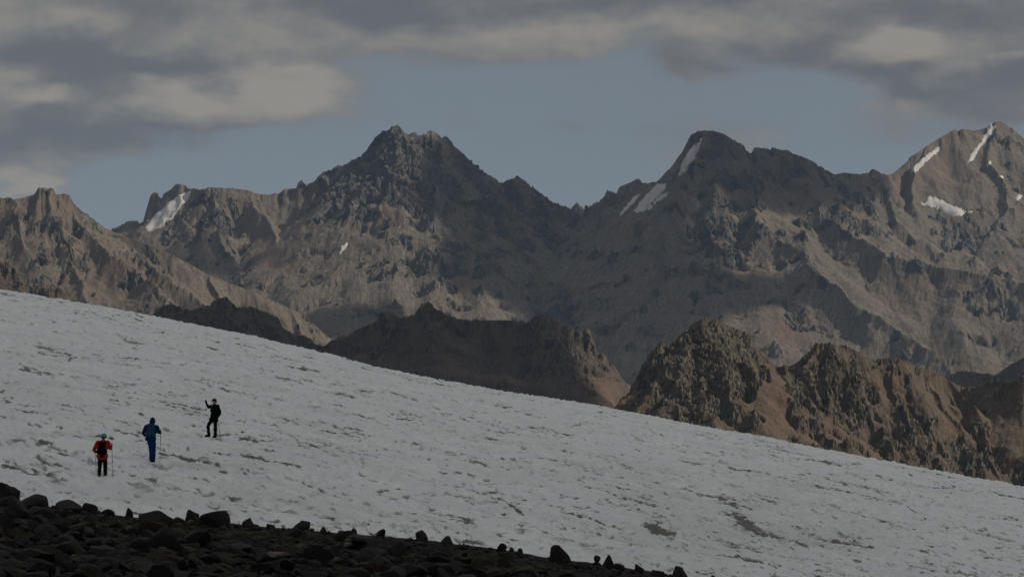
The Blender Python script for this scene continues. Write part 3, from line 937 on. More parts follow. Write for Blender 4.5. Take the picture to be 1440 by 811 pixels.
shade(fs, [(1400, 500), (1540, 440), (1540, 600), (1380, 560)])
# unseen cloud added sunward to shade the glacier, the hikers and the moraine
for X in np.arange(-260, 300, 12.0):
    yy = np.arange(-200, 620, 12.0)
    mark(np.full(yy.shape, X), yy, np.zeros(yy.shape))
kb = np.exp(-(np.arange(-5, 6) / 2.0) ** 2); kb /= kb.sum()
f = foot
f = np.apply_along_axis(lambda r: np.convolve(r, kb, 'same'), 0, f)
f = np.apply_along_axis(lambda r: np.convolve(r, kb, 'same'), 1, f)
ccx = cx0 + (np.arange(ncx) + 0.5) * CELL; ccy = cy0 + (np.arange(ncy) + 0.5) * CELL
CXg, CYg = np.meshgrid(ccx, ccy)
f = f + fbm(CXg / 150, CYg / 150, 4, 301) * 0.30 * sstep(f, 0.02, 0.3)
th = sstep(f, 0.36, 0.95) * (190 + 60 * fbm(CXg / 260, CYg / 260, 3, 303))
th[0, :] = th[-1, :] = 0; th[:, 0] = th[:, -1] = 0
th = np.where(th < 3, 0, th)
q = (th[:-1, :-1] > 0) | (th[1:, :-1] > 0) | (th[:-1, 1:] > 0) | (th[1:, 1:] > 0)
# separate clouds: label the connected pieces
lab = np.zeros(q.shape, int); nl = 0
rr, qq = np.nonzero(q)
todo = set(zip(rr.tolist(), qq.tolist()))
while todo:
    nl += 1
    st = [todo.pop()]
    while st:
        a, b = st.pop(); lab[a, b] = nl
        for c in ((a + 1, b), (a - 1, b), (a, b + 1), (a, b - 1), (a + 1, b + 1), (a - 1, b - 1), (a + 1, b - 1), (a - 1, b + 1)):
            if c in todo:
                todo.remove(c); st.append(c)
m_cloud, N = new_mat('cloud_vapour')
o_ = N.n('ShaderNodeOutputMaterial')
pv = N.n('ShaderNodeVolumePrincipled', {'Color': (1, 1, 1, 1), 'Density': 0.022, 'Anisotropy': 0.2})
N.t.links.new(pv.outputs[0], o_.inputs['Volume'])
for k in range(1, nl + 1):
    sel = lab == k
    if sel.sum() < 6:
        continue
    r, c = np.nonzero(sel)
    vu = np.zeros(th.shape, bool)
    for a in (0, 1):
        for b in (0, 1):
            vu[r + a, c + b] = True
    n = int(vu.sum())
    idt = -np.ones(th.shape, int); idt[vu] = np.arange(n)
    inner = vu & (th > 0)
    idb = idt.copy(); idb[inner] = n + np.arange(int(inner.sum()))
    top = np.stack([CXg[vu], CYg[vu], (H_CLOUD + th * 0.65)[vu]], -1)
    bot = np.stack([CXg[inner], CYg[inner], (H_CLOUD - th * 0.35)[inner]], -1)
    ft = np.stack([idt[r, c], idt[r, c + 1], idt[r + 1, c + 1], idt[r + 1, c]], -1)
    fb = np.stack([idb[r, c], idb[r + 1, c], idb[r + 1, c + 1], idb[r, c + 1]], -1)
    o = raw_mesh('cloud', np.vstack([top, bot]), np.vstack([ft, fb]), None, m_cloud)
    o['kind'] = 'stuff'

# ------------------------------------------------------------------ haze in the valley air
m_haze, N = new_mat('valley_haze')
o_ = N.n('ShaderNodeOutputMaterial')
pv = N.n('ShaderNodeVolumePrincipled', {'Color': (0.42, 0.65, 1.0, 1), 'Density': HAZE, 'Anisotropy': 0.1})
N.t.links.new(pv.outputs[0], o_.inputs['Volume'])
hz = np.array([(x, y, z) for z in (-380.0, 900.0) for y in (-41000.0, 41000.0) for x in (-41000.0, 41000.0)])
hf = np.array([[0, 2, 3, 1], [4, 5, 7, 6], [0, 1, 5, 4], [2, 6, 7, 3], [0, 4, 6, 2], [1, 3, 7, 5]])
o = raw_mesh('haze', hz, hf, None, m_haze, None, False)
o['kind'] = 'stuff'

# ------------------------------------------------------------------ moraine in the foreground
import bmesh
MOR = [(-200, 690), (-60, 700), (0, 703), (70, 713), (130, 721), (200, 729), (320, 737), (400, 745), (500, 752), (600, 761), (690, 772), (760, 784),
       (860, 797), (960, 813), (1040, 832), (1200, 870), (1600, 960)]
Y_MC = 45.0
_mu, _mv = zip(*[ray(a, b) for a, b in MOR])


def moraine_z(X, Y, rough=True):
    u = X / np.maximum(Y, 12)
    zc = np.interp(u, _mu, _mv) * Y_MC - 0.01
    z = zc + (np.minimum(Y, Y_MC) - Y_MC) * 0.036
    z = z - sstep(Y, Y_MC + 0.5, 62) * 6.5 - np.maximum(Y - 62, 0) * 0.2
    if rough:
        z = z + fbm(X / 1.6, Y / 1.6, 4, 401) * 0.10 * sstep(Y_MC + 1 - Y, 0, 3) + fbm(X / 0.25, Y / 0.25, 3, 405) * 0.03
    return z


gy = np.concatenate([np.linspace(2, 26, 30)[:-1], np.linspace(26, 47, 190), np.linspace(47.5, 75, 20)])
gx_ = np.linspace(-14, 14, 170)
MX, MY = np.meshgrid(gx_, gy)
MX = MX * (0.35 + 0.65 * MY / 40)
m_gravel, N = new_mat('moraine_grit')
pos = N.n('ShaderNodeNewGeometry').outputs['Position']
a = N.noise(pos, 14, 6, 0.7); b = N.noise(pos, 1.2, 4, 0.5)
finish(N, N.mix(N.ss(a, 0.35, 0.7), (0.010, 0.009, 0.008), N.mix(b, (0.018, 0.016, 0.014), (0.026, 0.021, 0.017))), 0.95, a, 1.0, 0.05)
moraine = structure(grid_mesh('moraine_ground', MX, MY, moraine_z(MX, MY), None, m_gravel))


def rock_mat(name, a, b, c):
    m, N = new_mat(name)
    co = N.n('ShaderNodeTexCoord').outputs['Object']
    rnd = N.n('ShaderNodeObjectInfo').outputs['Random']
    at = N.n('ShaderNodeAttribute', attribute_name='tint').outputs['Fac']
    r = N.math('FRACT', N.math('ADD', rnd, at))
    col = N.mix(r, a, b)
    col = N.mix(N.ss(N.math('FRACT', N.math('MULTIPLY', r, 7.31)), 0.7, 0.95), col, c)
    n1 = N.noise(co, 5, 6, 0.65); n2 = N.noise(co, 24, 5, 0.7)
    col = N.mix(N.ss(n1, 0.52, 0.72, 0, 0.6), col, tuple(x * 2.2 for x in b))
    col = N.mix(N.ss(n2, 0.6, 0.75, 0, 0.4), col, (0.075, 0.07, 0.058))
    finish(N, col, 0.85, N.math('ADD', n1, N.math('MULTIPLY', n2, 0.4)), 0.8, 0.06, 0.25)
    return m


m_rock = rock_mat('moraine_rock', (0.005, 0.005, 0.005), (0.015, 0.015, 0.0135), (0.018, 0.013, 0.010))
m_pale = rock_mat('pale_rock', (0.11, 0.105, 0.095), (0.16, 0.15, 0.13), (0.13, 0.11, 0.09))


def rock_co(seed, sub, flat=1.0, tall=1.0, cuts=11):
    bm = bmesh.new()
    bmesh.ops.create_icosphere(bm, subdivisions=sub, radius=1.0)
    co = np.array([v.co[:] for v in bm.verts]); fa = np.array([[v.index for v in f_.verts] for f_ in bm.faces])
    bm.free()
    rg = np.random.default_rng(seed)
    for _ in range(cuts):
        n = rg.normal(size=3); n /= np.linalg.norm(n)
        d = rg.uniform(0.36, 0.74)
        s = np.maximum(co @ n - d, 0)
        co = co - s[:, None] * n * 0.97
    w = np.stack([fbm(co[:, 0] * 2.1 + seed, co[:, 1] * 2.1 + co[:, 2], 3, seed + i) for i in range(3)], -1)
    co = co + w * 0.035
    co = co * np.array([1.0, rg.uniform(0.75, 1.0), 0.72])
    co[:, 2] *= flat * tall
    lo, hi_ = co.min(0), co.max(0)
    co[:, :2] = (co[:, :2] - (lo + hi_)[:2] / 2) / ((hi_ - lo)[0] / 2)
    co[:, 2] = (co[:, 2] - lo[2]) / ((hi_ - lo)[0] / 2)
    return co, fa


def rock_mesh(name, co, fa, mat):
    o = raw_mesh(name, co, fa, None, mat, None, False)
    return o


rng = np.random.default_rng(5)
# boulders that stand up against the ice, from left to right: px, row of the top, width in px, height/width, depth, label
BOULD = [
    (6, 677, 44, .80, 44.5, 'tall blocky dark boulder at the far left end of the moraine crest'),
    (47, 694, 50, .52, 44.2, 'broad humped dark boulder second from the left on the moraine crest'),
    (95, 702, 42, .42, 44.6, 'low flat-topped dark boulder just right of the broad humped one'),
    (127, 706, 22, .60, 44.8, 'small peaked dark rock right of the low flat-topped boulder'),
    (152, 715, 20, .50, 44.8, 'small rounded dark rock left of the little pointed stone on the crest'),
    (181, 713, 13, .85, 44.9, 'little pointed greenish dark stone on the crest left of the long slab'),
    (222, 717, 58, .34, 43.6, 'long dark slab with a straight upper edge on the crest below the blue hiker'),
    (270, 716, 20, .70, 44.8, 'small round-topped dark rock between the long slab and a sloping boulder'),
    (301, 717, 46, .50, 44.4, 'dark boulder with a long slope to its right below the black-clad hiker'),
    (350, 727, 19, .72, 44.9, 'rounded dark rock standing alone right of the sloping boulder'),
    (381, 735, 16, .62, 44.9, 'small dark rock left of two crest stones near a wide angular boulder'),
    (422, 731, 28, .62, 44.7, 'wide angular dark boulder in the left half of the crest with a steep right side'),
    (455, 740, 12, .75, 44.9, 'small upright dark stone just right of the wide angular boulder'),
    (481, 745, 12, .60, 44.9, 'small low dark stone left of a round-headed one on the crest'),
    (497, 741, 12, .90, 44.9, 'small round-headed dark stone above the whitish pebble'),
    (535, 743, 15, .75, 44.9, 'small conical dark stone alone near the middle of the crest'),
    (593, 745, 18, .95, 44.8, 'upright tooth-shaped dark rock right of the middle of the crest'),
    (627, 753, 30, .45, 44.7, 'low wedge-shaped dark boulder just right of the tooth-shaped rock'),
    (703, 763, 20, .65, 44.8, 'squat rounded dark rock left of two tiny crest stones'),
    (719, 769, 9, .90, 44.9, 'tiny dark stone directly right of the squat rounded rock'),
    (731, 770, 9, .85, 44.9, 'tiny dark stone second to the right of the squat rounded rock'),
    (788, 765, 30, 1.05, 44.6, 'tall bell-shaped dark boulder in the right part of the moraine crest'),
    (840, 780, 10, .80, 44.9, 'tiny dark stone leaning left of the square-shouldered boulder'),
    (855, 778, 20, .90, 44.7, 'square-shouldered dark boulder right of the tall bell-shaped one'),
    (872, 791, 18, .60, 44.8, 'low dark rock between the square-shouldered boulder and a rounded one'),
    (899, 792, 14, 1.05, 44.7, 'narrow rounded dark rock right of the square-shouldered boulder'),
    (926, 801, 18, .70, 44.7, 'flat-topped small dark rock near the right end of the moraine'),
    (957, 795, 25, .85, 44.6, 'chunky dark boulder standing last but one at the right end of the moraine'),
    (1006, 808, 16, .80, 44.8, 'small dark rock, the last one before the moraine leaves the picture'),
]
for i, (bx, by, w, hr, Yb, lab_) in enumerate(BOULD):
    x, v = ray(bx, by)
    co, fa = rock_co(900 + i * 7, 3, cuts=9 + i % 4)
    half = w / 2 / FPX * Yb
    co = co * half
    hh = 2 * half * hr * 1.75
    co[:, 2] *= hh / co[:, 2].max()
    zt = float(v * Yb)
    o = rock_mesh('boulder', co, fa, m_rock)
    o.location = (float(x * Yb), Yb, zt - hh)
    o['label'] = lab_; o['category'] = 'boulder'; o['group'] = 'boulders along the moraine crest'

# all the other rocks: the largest are objects of their own, the small rubble is one mass
cand = []
tries = 0
while len(cand) < 9900 and tries < 60000:
    tries += 1
    Yb = rng.uniform(27.0, 45.2)
    px_ = rng.uniform(-260, 1060)
    x, _ = ray(px_, EYE_ROW)
    X = float(x) * Yb
    s = min(0.030 * (1 - rng.random()) ** (-0.55), 0.17)
    if Yb > 42.5:
        s = min(s, 0.06 + 0.04 * (45.2 - Yb))
    z = float(moraine_z(np.array([X]), np.array([Yb]))[0])
    if Yb > 41:
        z -= s * 0.35
    py_t = project(X, Yb, z + s)[1]
    if py_t > 850:
        continue
    cand.append((s, X, Yb, z))
cand.sort(key=lambda c: -c[0] / c[2])
protos = [rock_co(100 + i, 3, cuts=10 + i % 5, flat=rng.uniform(0.6, 1.15)) for i in range(16)]
pmesh = []
for i, (co, fa) in enumerate(protos):
    me = raw_mesh('rock', co, fa, None, m_rock, None, False)
    pmesh.append(me.data)
    bpy.data.objects.remove(me)
pale_mesh = pmesh[3].copy(); pale_mesh.materials.clear(); pale_mesh.materials.append(m_pale)
placed = []
for k, (s, X, Yb, z) in enumerate(cand[:290]):
    o = bpy.data.objects.new('rock', pmesh[k % 16])
    COL.objects.link(o); o.parent = moraine
    o.scale = (s * rng.uniform(.8, 1.25), s * rng.uniform(.8, 1.1), s * rng.uniform(.6, 1.0))
    o.rotation_euler = (rng.uniform(-.35, .35), rng.uniform(-.35, .35), rng.uniform(0, 6.28))
    o.location = (X, Yb, z - s * 0.30)
for (bx, by, w) in [(490, 759, 10), (489, 765, 13), (182, 742, 12), (268, 733, 11), (104, 781, 9), (392, 774, 34), (475, 786, 13), (228, 772, 14), (30, 775, 16)]:
    Yb = float(np.interp(by, [735, 800], [42.5, 33.0]))
    x, v = ray(bx, by)
    o = bpy.data.objects.new('rock', pale_mesh); COL.objects.link(o); o.parent = moraine
    h_ = w / 2 / FPX * Yb
    o.scale = (h_, h_, h_ * (0.25 if w > 30 else 0.7))
    o.rotation_euler = (0.2, 0.1, rng.uniform(-.4, .4)); o.location = (float(x * Yb), Yb, float(v * Yb) - h_ * 0.4)
    o['label'] = 'pale grey rock'
lo_ = [rock_co(300 + i, 2, cuts=9, flat=rng.uniform(0.6, 1.1)) for i in range(12)]
lo1 = [rock_co(330 + i, 1, cuts=7, flat=rng.uniform(0.6, 1.1)) for i in range(12)]
cs, fs_, ts, off = [], [], [], 0
for k, (s, X, Yb, z) in enumerate(cand[290:]):
    co, fa = (lo_ if k < 900 else lo1)[k % 12]
    a = rng.uniform(0, 6.28); ca, sa = math.cos(a), math.sin(a)
    t1 = rng.uniform(-.4, .4)
    c = co * (s * np.array([rng.uniform(.8, 1.3), 1.0, rng.uniform(.6, 1.0)]))
    c = np.stack([c[:, 0], c[:, 1] * math.cos(t1) - c[:, 2] * math.sin(t1), c[:, 1] * math.sin(t1) + c[:, 2] * math.cos(t1)], -1)
    c = np.stack([c[:, 0] * ca - c[:, 1] * sa + X, c[:, 0] * sa + c[:, 1] * ca + Yb, c[:, 2] + z - s * 0.3], -1)
    cs.append(c); fs_.append(fa + off); off += len(c); ts.append(np.full(len(c), rng.random()))
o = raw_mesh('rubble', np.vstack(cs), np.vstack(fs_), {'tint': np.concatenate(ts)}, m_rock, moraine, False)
o['kind'] = 'stuff'
print('rocks', round(time.time() - T0, 1))


# ------------------------------------------------------------------ people
def plain(name, c, rough=0.8, var=0.25, scale=18, spec=0.2):
    m, N = new_mat(name)
    co = N.n('ShaderNodeTexCoord').outputs['Object']
    n = N.noise(co, scale, 5, 0.6)
    finish(N, N.mix(n, tuple(x * (1 - var) for x in c), tuple(x * (1 + var) for x in c)), rough, n, 0.6, 0.015, spec)
    return m


M_SKIN = plain('skin', (0.30, 0.17, 0.12), 0.55)
M_BLACK = plain('black_cloth', (0.004, 0.004, 0.0045), 1.0, spec=0.05)
M_DARK = plain('dark_cloth', (0.006, 0.006, 0.008), 1.0, spec=0.05)
M_RED = plain('red_cloth', (0.27, 0.017, 0.008), 0.9, spec=0.08)
M_NAVY = plain('navy_cloth', (0.003, 0.016, 0.055), 0.9, spec=0.08)
M_BLUE = plain('blue_cloth', (0.005, 0.028, 0.115), 0.9, spec=0.08)
M_TEAL = plain('teal_cloth', (0.010, 0.048, 0.082), 0.9, spec=0.08)
M_MINT = plain('mint_cloth', (0.035, 0.22, 0.18))
M_METAL = plain('pole_metal', (0.10, 0.10, 0.10), 0.4, 0.1, 40, 0.5)
M_TIP = plain('pole_lower', (0.30, 0.24, 0.14), 0.5, 0.1, 40)


def V(*a):
    return Vector(a)


def caps_mesh(name, caps, vox, mat, parent, smooth=4, dec=None, folds=0.0, seed=0):
    bm = bmesh.new()
    for c in caps:
        if len(c) == 2:                                     # ellipsoid: centre, radii
            p, r = c
            r_ = bmesh.ops.create_icosphere(bm, subdivisions=3, radius=1.0)
            for v in r_['verts']:
                v.co = Vector((v.co.x * r[0], v.co.y * r[1], v.co.z * r[2])) + Vector(p)
            continue
        p, q, r1, r2 = c
        p, q = Vector(p), Vector(q)
        d = q - p
        for cc, rr_ in ((p, r1), (q, r2)):
            r_ = bmesh.ops.create_icosphere(bm, subdivisions=2, radius=rr_)
            for v in r_['verts']:
                v.co += cc
        r_ = bmesh.ops.create_cone(bm, cap_ends=True, segments=14, radius1=r1, radius2=r2, depth=d.length)
        rot = d.to_track_quat('Z', 'Y').to_matrix()
        for v in r_['verts']:
            v.co = rot @ v.co + (p + q) / 2
    me = bpy.data.meshes.new(name)
    bm.to_mesh(me); bm.free()
    o = bpy.data.objects.new(name, me)
    COL.objects.link(o)
    m = o.modifiers.new('r', 'REMESH'); m.mode = 'VOXEL'; m.voxel_size = vox
    m = o.modifiers.new('s', 'SMOOTH'); m.iterations = smooth; m.factor = 0.5
    if dec:
        m = o.modifiers.new('d', 'DECIMATE'); m.ratio = dec
    dg = bpy.context.evaluated_depsgraph_get()
    me2 = bpy.data.meshes.new_from_object(o.evaluated_get(dg))
    o.modifiers.clear()
    o.data = me2
    if folds:
        co = np.empty(len(me2.vertices) * 3, np.float32); me2.vertices.foreach_get('co', co); co = co.reshape(-1, 3)
        no = np.empty(len(me2.vertices) * 3, np.float32); me2.vertices.foreach_get('normal', no); no = no.reshape(-1, 3)
        f_ = vnoise3(co[:, 0] * 9, co[:, 1] * 9, co[:, 2] * 16, seed) * folds + vnoise3(co[:, 0] * 25, co[:, 1] * 25, co[:, 2] * 40, seed + 1) * folds * 0.4
        co = co + no * f_[:, None]
        me2.vertices.foreach_set('co', co.ravel()); me2.update()
    me2.polygons.foreach_set('use_smooth', np.ones(len(me2.polygons), bool))
    me2.materials.clear(); me2.materials.append(mat)
    o.name = name
    o.parent = parent
    return o


def hand_caps(wr, d, n, side, curl, g=0.0):
    """palm, four unequal fingers and a thumb; d along the hand, n out of the palm, g extra thickness of a glove"""
    d = Vector(d).normalized(); n = Vector(n).normalized(); s = d.cross(n).normalized() * side
    out = [(wr, wr + d * .035, .024 + g, .026 + g)]
    for k in (-1, 0, 1):
        out.append((wr + d * .03 + s * .018 * k, wr + d * .085 + s * .022 * k, .015 + g, .014 + g))
    for k, ln_ in ((-1.5, .066), (-.5, .076), (.5, .070), (1.5, .055)):
        a = wr + d * .085 + s * .0195 * k
        d1 = (d * math.cos(curl) + n * math.sin(curl)).normalized()
        d2 = (d * math.cos(2.1 * curl) + n * math.sin(2.1 * curl)).normalized()
        b = a + d1 * ln_ * .5
        out.append((a, b, .010 + g, .0092 + g)); out.append((b, b + d2 * ln_ * .5, .0092 + g, .008 + g))
    a = wr + d * .03 - s * .028
    b = a + (d * .6 - s * .7 + n * .35).normalized() * .04
    out.append((a, b, .012 + g, .0105 + g)); out.append((b, b + (d * .85 + n * .5 * math.sin(curl + .3) + s * .2 * math.sin(curl)).normalized() * .034, .0105 + g, .009 + g))
    return out


def person(J, face, label, loc, hat, top_mat, leg_mat, glove, hood=False, hair=True, hem=.06):
    root = bpy.data.objects.new('person', None)
    COL.objects.link(root); root.location = loc
    root['label'] = label; root['category'] = 'person'; root['group'] = 'hikers crossing the glacier'
    J = {k: Vector(v) for k, v in J.items()}
    F = Vector(face).normalized(); UP = (J['head'] - J['neck']).normalized()
    S = F.cross(UP).normalized(); F = UP.cross(S).normalized()
    hd = J['head']
    body = [(J['pelvis'] + V(0, 0, -.02), J['waist'], .125, .115), (J['waist'], J['chest'], .115, .135),
            (J['lsh'] * .8 + J['rsh'] * .2, J['rsh'] * .8 + J['lsh'] * .2, .085, .085), (J['chest'], J['neck'], .12, .06), (J['neck'], hd - UP * .03, .055, .055),
            (hd + UP * .02 - F * .012, (.078, .092, .098)), (hd - UP * .055 + F * .02, hd - UP * .075 + F * .055, .052, .032),
            (hd + F * .088, hd - UP * .025 + F * .104, .010, .014),
            (hd + S * .079 - UP * .005, hd + S * .080 - UP * .035, .013, .010), (hd - S * .079 - UP * .005, hd - S * .080 - UP * .035, .013, .010),
            (hd - UP * .062 + F * .078 + S * .018, hd - UP * .062 + F * .078 - S * .018, .007, .007)]
    jac, tro, arms = [], [], []
    for sd_ in ('l', 'r'):
        sh, el, wr = J[sd_ + 'sh'], J[sd_ + 'el'], J[sd_ + 'wr']
        hp, kn, an = J[sd_ + 'hip'], J[sd_ + 'kn'], J[sd_ + 'an']
        body += [(sh, el, .050, .040), (el, wr, .040, .026), (hp, kn, .085, .055), (kn, an, .056, .038),
                 (an, an + J[sd_ + 'toe'] * .17 + V(0, 0, -.04), .040, .028)]
        d = (J[sd_ + 'hd'] - wr).normalized()
        sgn = 1 if sd_ == 'l' else -1
        body += hand_caps(wr, d, J[sd_ + 'pn'], sgn, J[sd_ + 'curl'][0])
        jac += [(sh, el, .098, .066), (el, el.lerp(wr, .93), .062, .045)]
        tro += [(hp, kn, .105, .078), (kn, an + V(0, 0, .0), .080, .070)]
    jac += [(J['pelvis'] + V(0, 0, .03), J['waist'], .130, .140), (J['waist'], J['chest'], .150, .165),
            (J['lsh'], J['rsh'], .088, .088), (J['chest'], J['neck'] - UP * .02, .150, .085),
            (J['lsh'] * .62 + J['pelvis'] * .38, J['rsh'] * .62 + J['pelvis'] * .38, .12, .12)]
    jac += [(J['pelvis'] + V(s2 * .09, s3 * .05, -hem), J['waist'] + V(s2 * .06, s3 * .02, .05), .085, .085) for s2 in (-1, 1) for s3 in (-1, 1)]
    jac += [(J['pelvis'] + V(-.1, 0, -hem), J['pelvis'] + V(.1, 0, -hem), .12, .12)]
    tro += [(J['pelvis'] + V(0, 0, -.04), J['pelvis'] + V(0, 0, .10), .155, .145), (J['lhip'], J['rhip'], .115, .115)]
    if hood:
        jac += [(J['neck'], hd - F * .02 - UP * .02, .10, .115), (hd - F * .03 + UP * .05, hd - F * .04 + UP * .115, .105, .045)]
    caps_mesh('body', body, .0068, M_SKIN, root, 3, .12)
    caps_mesh('jacket', jac, .016, top_mat, root, 5, None, .014, 3)
    caps_mesh('trousers', tro, .016, leg_mat, root, 5, None, .012, 8)
    for sd_ in ('l', 'r'):
        an, toe = J[sd_ + 'an'], J[sd_ + 'toe']
        b = caps_mesh('boot', [(an + V(0, 0, .06), an + V(0, 0, -.03), .060, .052), (an - toe * .03 + V(0, 0, -.045), an + toe * .15 + V(0, 0, -.052), .045, .040),
                               (an + toe * .05 + V(0, 0, -.01), an + toe * .16 + V(0, 0, -.045), .042, .040)], .010, M_BLACK, root, 3)
        caps_mesh('sole', [(an - toe * .05 + V(0, 0, -.082), an + toe * .18 + V(0, 0, -.082), .016, .016),
                           (an - toe * .05 + V(0, 0, -.082) + toe.cross(V(0, 0, 1)) * .03, an + toe * .16 + V(0, 0, -.082) + toe.cross(V(0, 0, 1)) * .03, .015, .015),
                           (an - toe * .05 + V(0, 0, -.082) - toe.cross(V(0, 0, 1)) * .03, an + toe * .16 + V(0, 0, -.082) - toe.cross(V(0, 0, 1)) * .03, .015, .015)],
                  .008, M_DARK, b, 2)
        if glove:
            wr = J[sd_ + 'wr']; d = (J[sd_ + 'hd'] - wr).normalized()
            caps_mesh('glove', hand_caps(wr, d, J[sd_ + 'pn'], 1 if sd_ == 'l' else -1, J[sd_ + 'curl'][0], .006) + [(wr - d * .05, wr, .040, .034)],
                      .007, glove, root, 2, .5)
        e = hd + F * .082 + UP * .012 + S * (.031 if sd_ == 'l' else -.031)
        caps_mesh('eye', [(e - F * .006, (.010, .010, .010))], .004, M_DARK, root, 1, .4)
    if hair:
        caps_mesh('hair', [(hd - F * .030 + UP * .03, (.086, .086, .092)), (hd - F * .055 - UP * .03, (.066, .045, .060))], .010, M_DARK, root, 2)
    if hat == 'cap':
        h_ = caps_mesh('cap', [(hd - F * .006 + UP * .060, (.094, .106, .070))], .010, M_BLACK, root, 2)
        caps_mesh('peak', [(hd + F * .09 + UP * .045 + S * .045, hd + F * .155 + UP * .030 + S * .022, .012, .009),
                           (hd + F * .09 + UP * .045 - S * .045, hd + F * .155 + UP * .030 - S * .022, .012, .009),
                           (hd + F * .09 + UP * .048, hd + F * .165 + UP * .032, .016, .010)], .006, M_BLACK, h_, 3)
    elif hat == 'beanie':
        h_ = caps_mesh('beanie', [(hd - F * .012 + UP * .045, (.108, .114, .100)), (hd - F * .03 + UP * .03, (.102, .100, .085))], .010, M_MINT, root, 2)
        caps_mesh('fold', [(hd - F * .008 + UP * .015 + Vector((math.cos(t) * .095, 0, 0)).x * S + math.sin(t) * .105 * F,
                            hd - F * .008 + UP * .015 + math.cos(t + .5) * .095 * S + math.sin(t + .5) * .105 * F,   .020, .020)
                           for t in np.arange(0, 6.28, .5)], .009, M_MINT, h_, 2)
    return root


def box_rounded(bm, c, s, rot=None):
    r_ = bmesh.ops.create_cube(bm, size=1.0)
    for v in r_['verts']:
        p = Vector((v.co.x * s[0], v.co.y * s[1], v.co.z * s[2]))
        v.co = p + Vector(c)


def backpack(loc, rot, size, mat, label, mat2=None):
    """origin at the lower back; local +y points to the wearer's front"""
    root = bpy.data.objects.new('backpack', None)
    COL.objects.link(root); root.location = loc; root.rotation_euler = rot
    root['label'] = label; root['category'] = 'backpack'; root['group'] = 'backpacks carried by the hikers'
    w, d, h = size
    r = min(w, d) * .34
    main = []
    for sx in (-1, 1):
        for sy in (-.6, .4):
            main.append((V(sx * (w / 2 - r), sy * (d / 2 - r * .6), r), V(sx * (w / 2 - r) * .88, sy * (d / 2 - r * .6), h - r), r, r * .92))
    main += [((0, -.02, h * .45), (w * .44, d * .46, h * .46))]
    caps_mesh('pack_body', main, .012, mat, root, 4, None, .006, 5)
    caps_mesh('pack_lid', [(V(-w * .30, 0, h * 1.0), V(w * .30, 0, h * 1.0), d * .36, d * .36), (V(-w * .26, -d * .15, h * .96), V(w * .26, -d * .15, h * .96), d * .3, d * .3)],
              .010, mat2 or mat, root, 3)
    caps_mesh('front_pocket', [(V(-w * .2, -d * .5, h * .2), V(-w * .2, -d * .5, h * .5), .045, .04), (V(w * .2, -d * .5, h * .2), V(w * .2, -d * .5, h * .5), .045, .04),
                               (V(0, -d * .53, h * .2), V(0, -d * .53, h * .5), .05, .045)], .010, mat2 or mat, root, 3)
    for s in (-1, 1):
        caps_mesh('side_pocket', [(V(s * w * .5, 0, h * .15), V(s * w * .5, 0, h * .35), .045, .04)], .010, mat, root, 3)
        pts = [V(s * .10, d * .35, h * .86), V(s * .125, d * .5 + .10, h * .97), V(s * .13, d * .5 + .235, h * .80), V(s * .135, d * .5 + .215, h * .50), V(s * .17, d * .5 + .06, h * .22)]
        caps_mesh('shoulder_strap', [(a_, b_, .017, .017) for a_, b_ in zip(pts[:-1], pts[1:])], .008, M_BLACK, root, 2)
    return root


def pole(top, tip, label, grip_mat):
    top, tip = Vector(top), Vector(tip)
    root = bpy.data.objects.new('trekking_pole', None)
    COL.objects.link(root); root.location = tip
    root['label'] = label; root['category'] = 'trekking pole'; root['group'] = 'trekking poles of the hikers'
    ax = (top - tip); Ln = ax.length; root.rotation_euler = ax.to_track_quat('Z', 'Y').to_euler()

    def tube(name, z0, z1, r0, r1, mat, seg=10):
        bm = bmesh.new()
        bmesh.ops.create_cone(bm, cap_ends=True, segments=seg, radius1=r0, radius2=r1, depth=z1 - z0)
        bmesh.ops.translate(bm, verts=bm.verts, vec=(0, 0, (z0 + z1) / 2))
        me = bpy.data.meshes.new(name); bm.to_mesh(me); bm.free(); me.materials.append(mat)
        for p_ in me.polygons:
            p_.use_smooth = True
        o = bpy.data.objects.new(name, me); COL.objects.link(o); o.parent = root
        return o
    tube('tip', 0, .05, .003, .007, M_METAL); tube('lower_shaft', .05, Ln * .45, .008, .008, M_TIP)
    tube('upper_shaft', Ln * .45, Ln - .02, .010, .010, M_METAL)
    tube('clamp', Ln * .44, Ln * .44 + .05, .014, .014, M_BLACK)
    tube('basket', .06, .068, .032, .028, M_BLACK, 16)
    tube('grip', Ln - .06, Ln + .07, .017, .021, grip_mat)
    caps_mesh('wrist_strap', [(V(0, .015, Ln + .05), V(.0, .05, Ln - .03), .006, .006), (V(0, .05, Ln - .03), V(0, .02, Ln - .10), .006, .006),
                              (V(0, .02, Ln - .10), V(0, .012, Ln + .04), .006, .006)], .004, M_BLACK, root, 1, .3)
    return root


def on_ice(px_, py_, Yguess):
    """the point of the ice seen at a pixel of the photograph"""
    x, v = ray(px_, py_)
    best = None
    for Y in np.linspace(80, 200, 1200):
        z = float(glacier_z(np.array([x * Y]), np.array([Y]))[0][0])
        if z >= v * Y:
            return Vector((float(x * Y), float(Y), z))
    return Vector((float(x * Yguess), float(Yguess), float(v * Yguess)))


def ice_z(X, Y):
    return float(glacier_z(np.array([X]), np.array([Y]))[0][0])


def joints(P, px_m, pts, y):
    """joint offsets measured on the photograph: (px, py) -> metres to the right and up of the feet, y = depth"""
    return {k: (x_, y.get(k, 0.0), z_) for k, (x_, z_) in pts.items()}


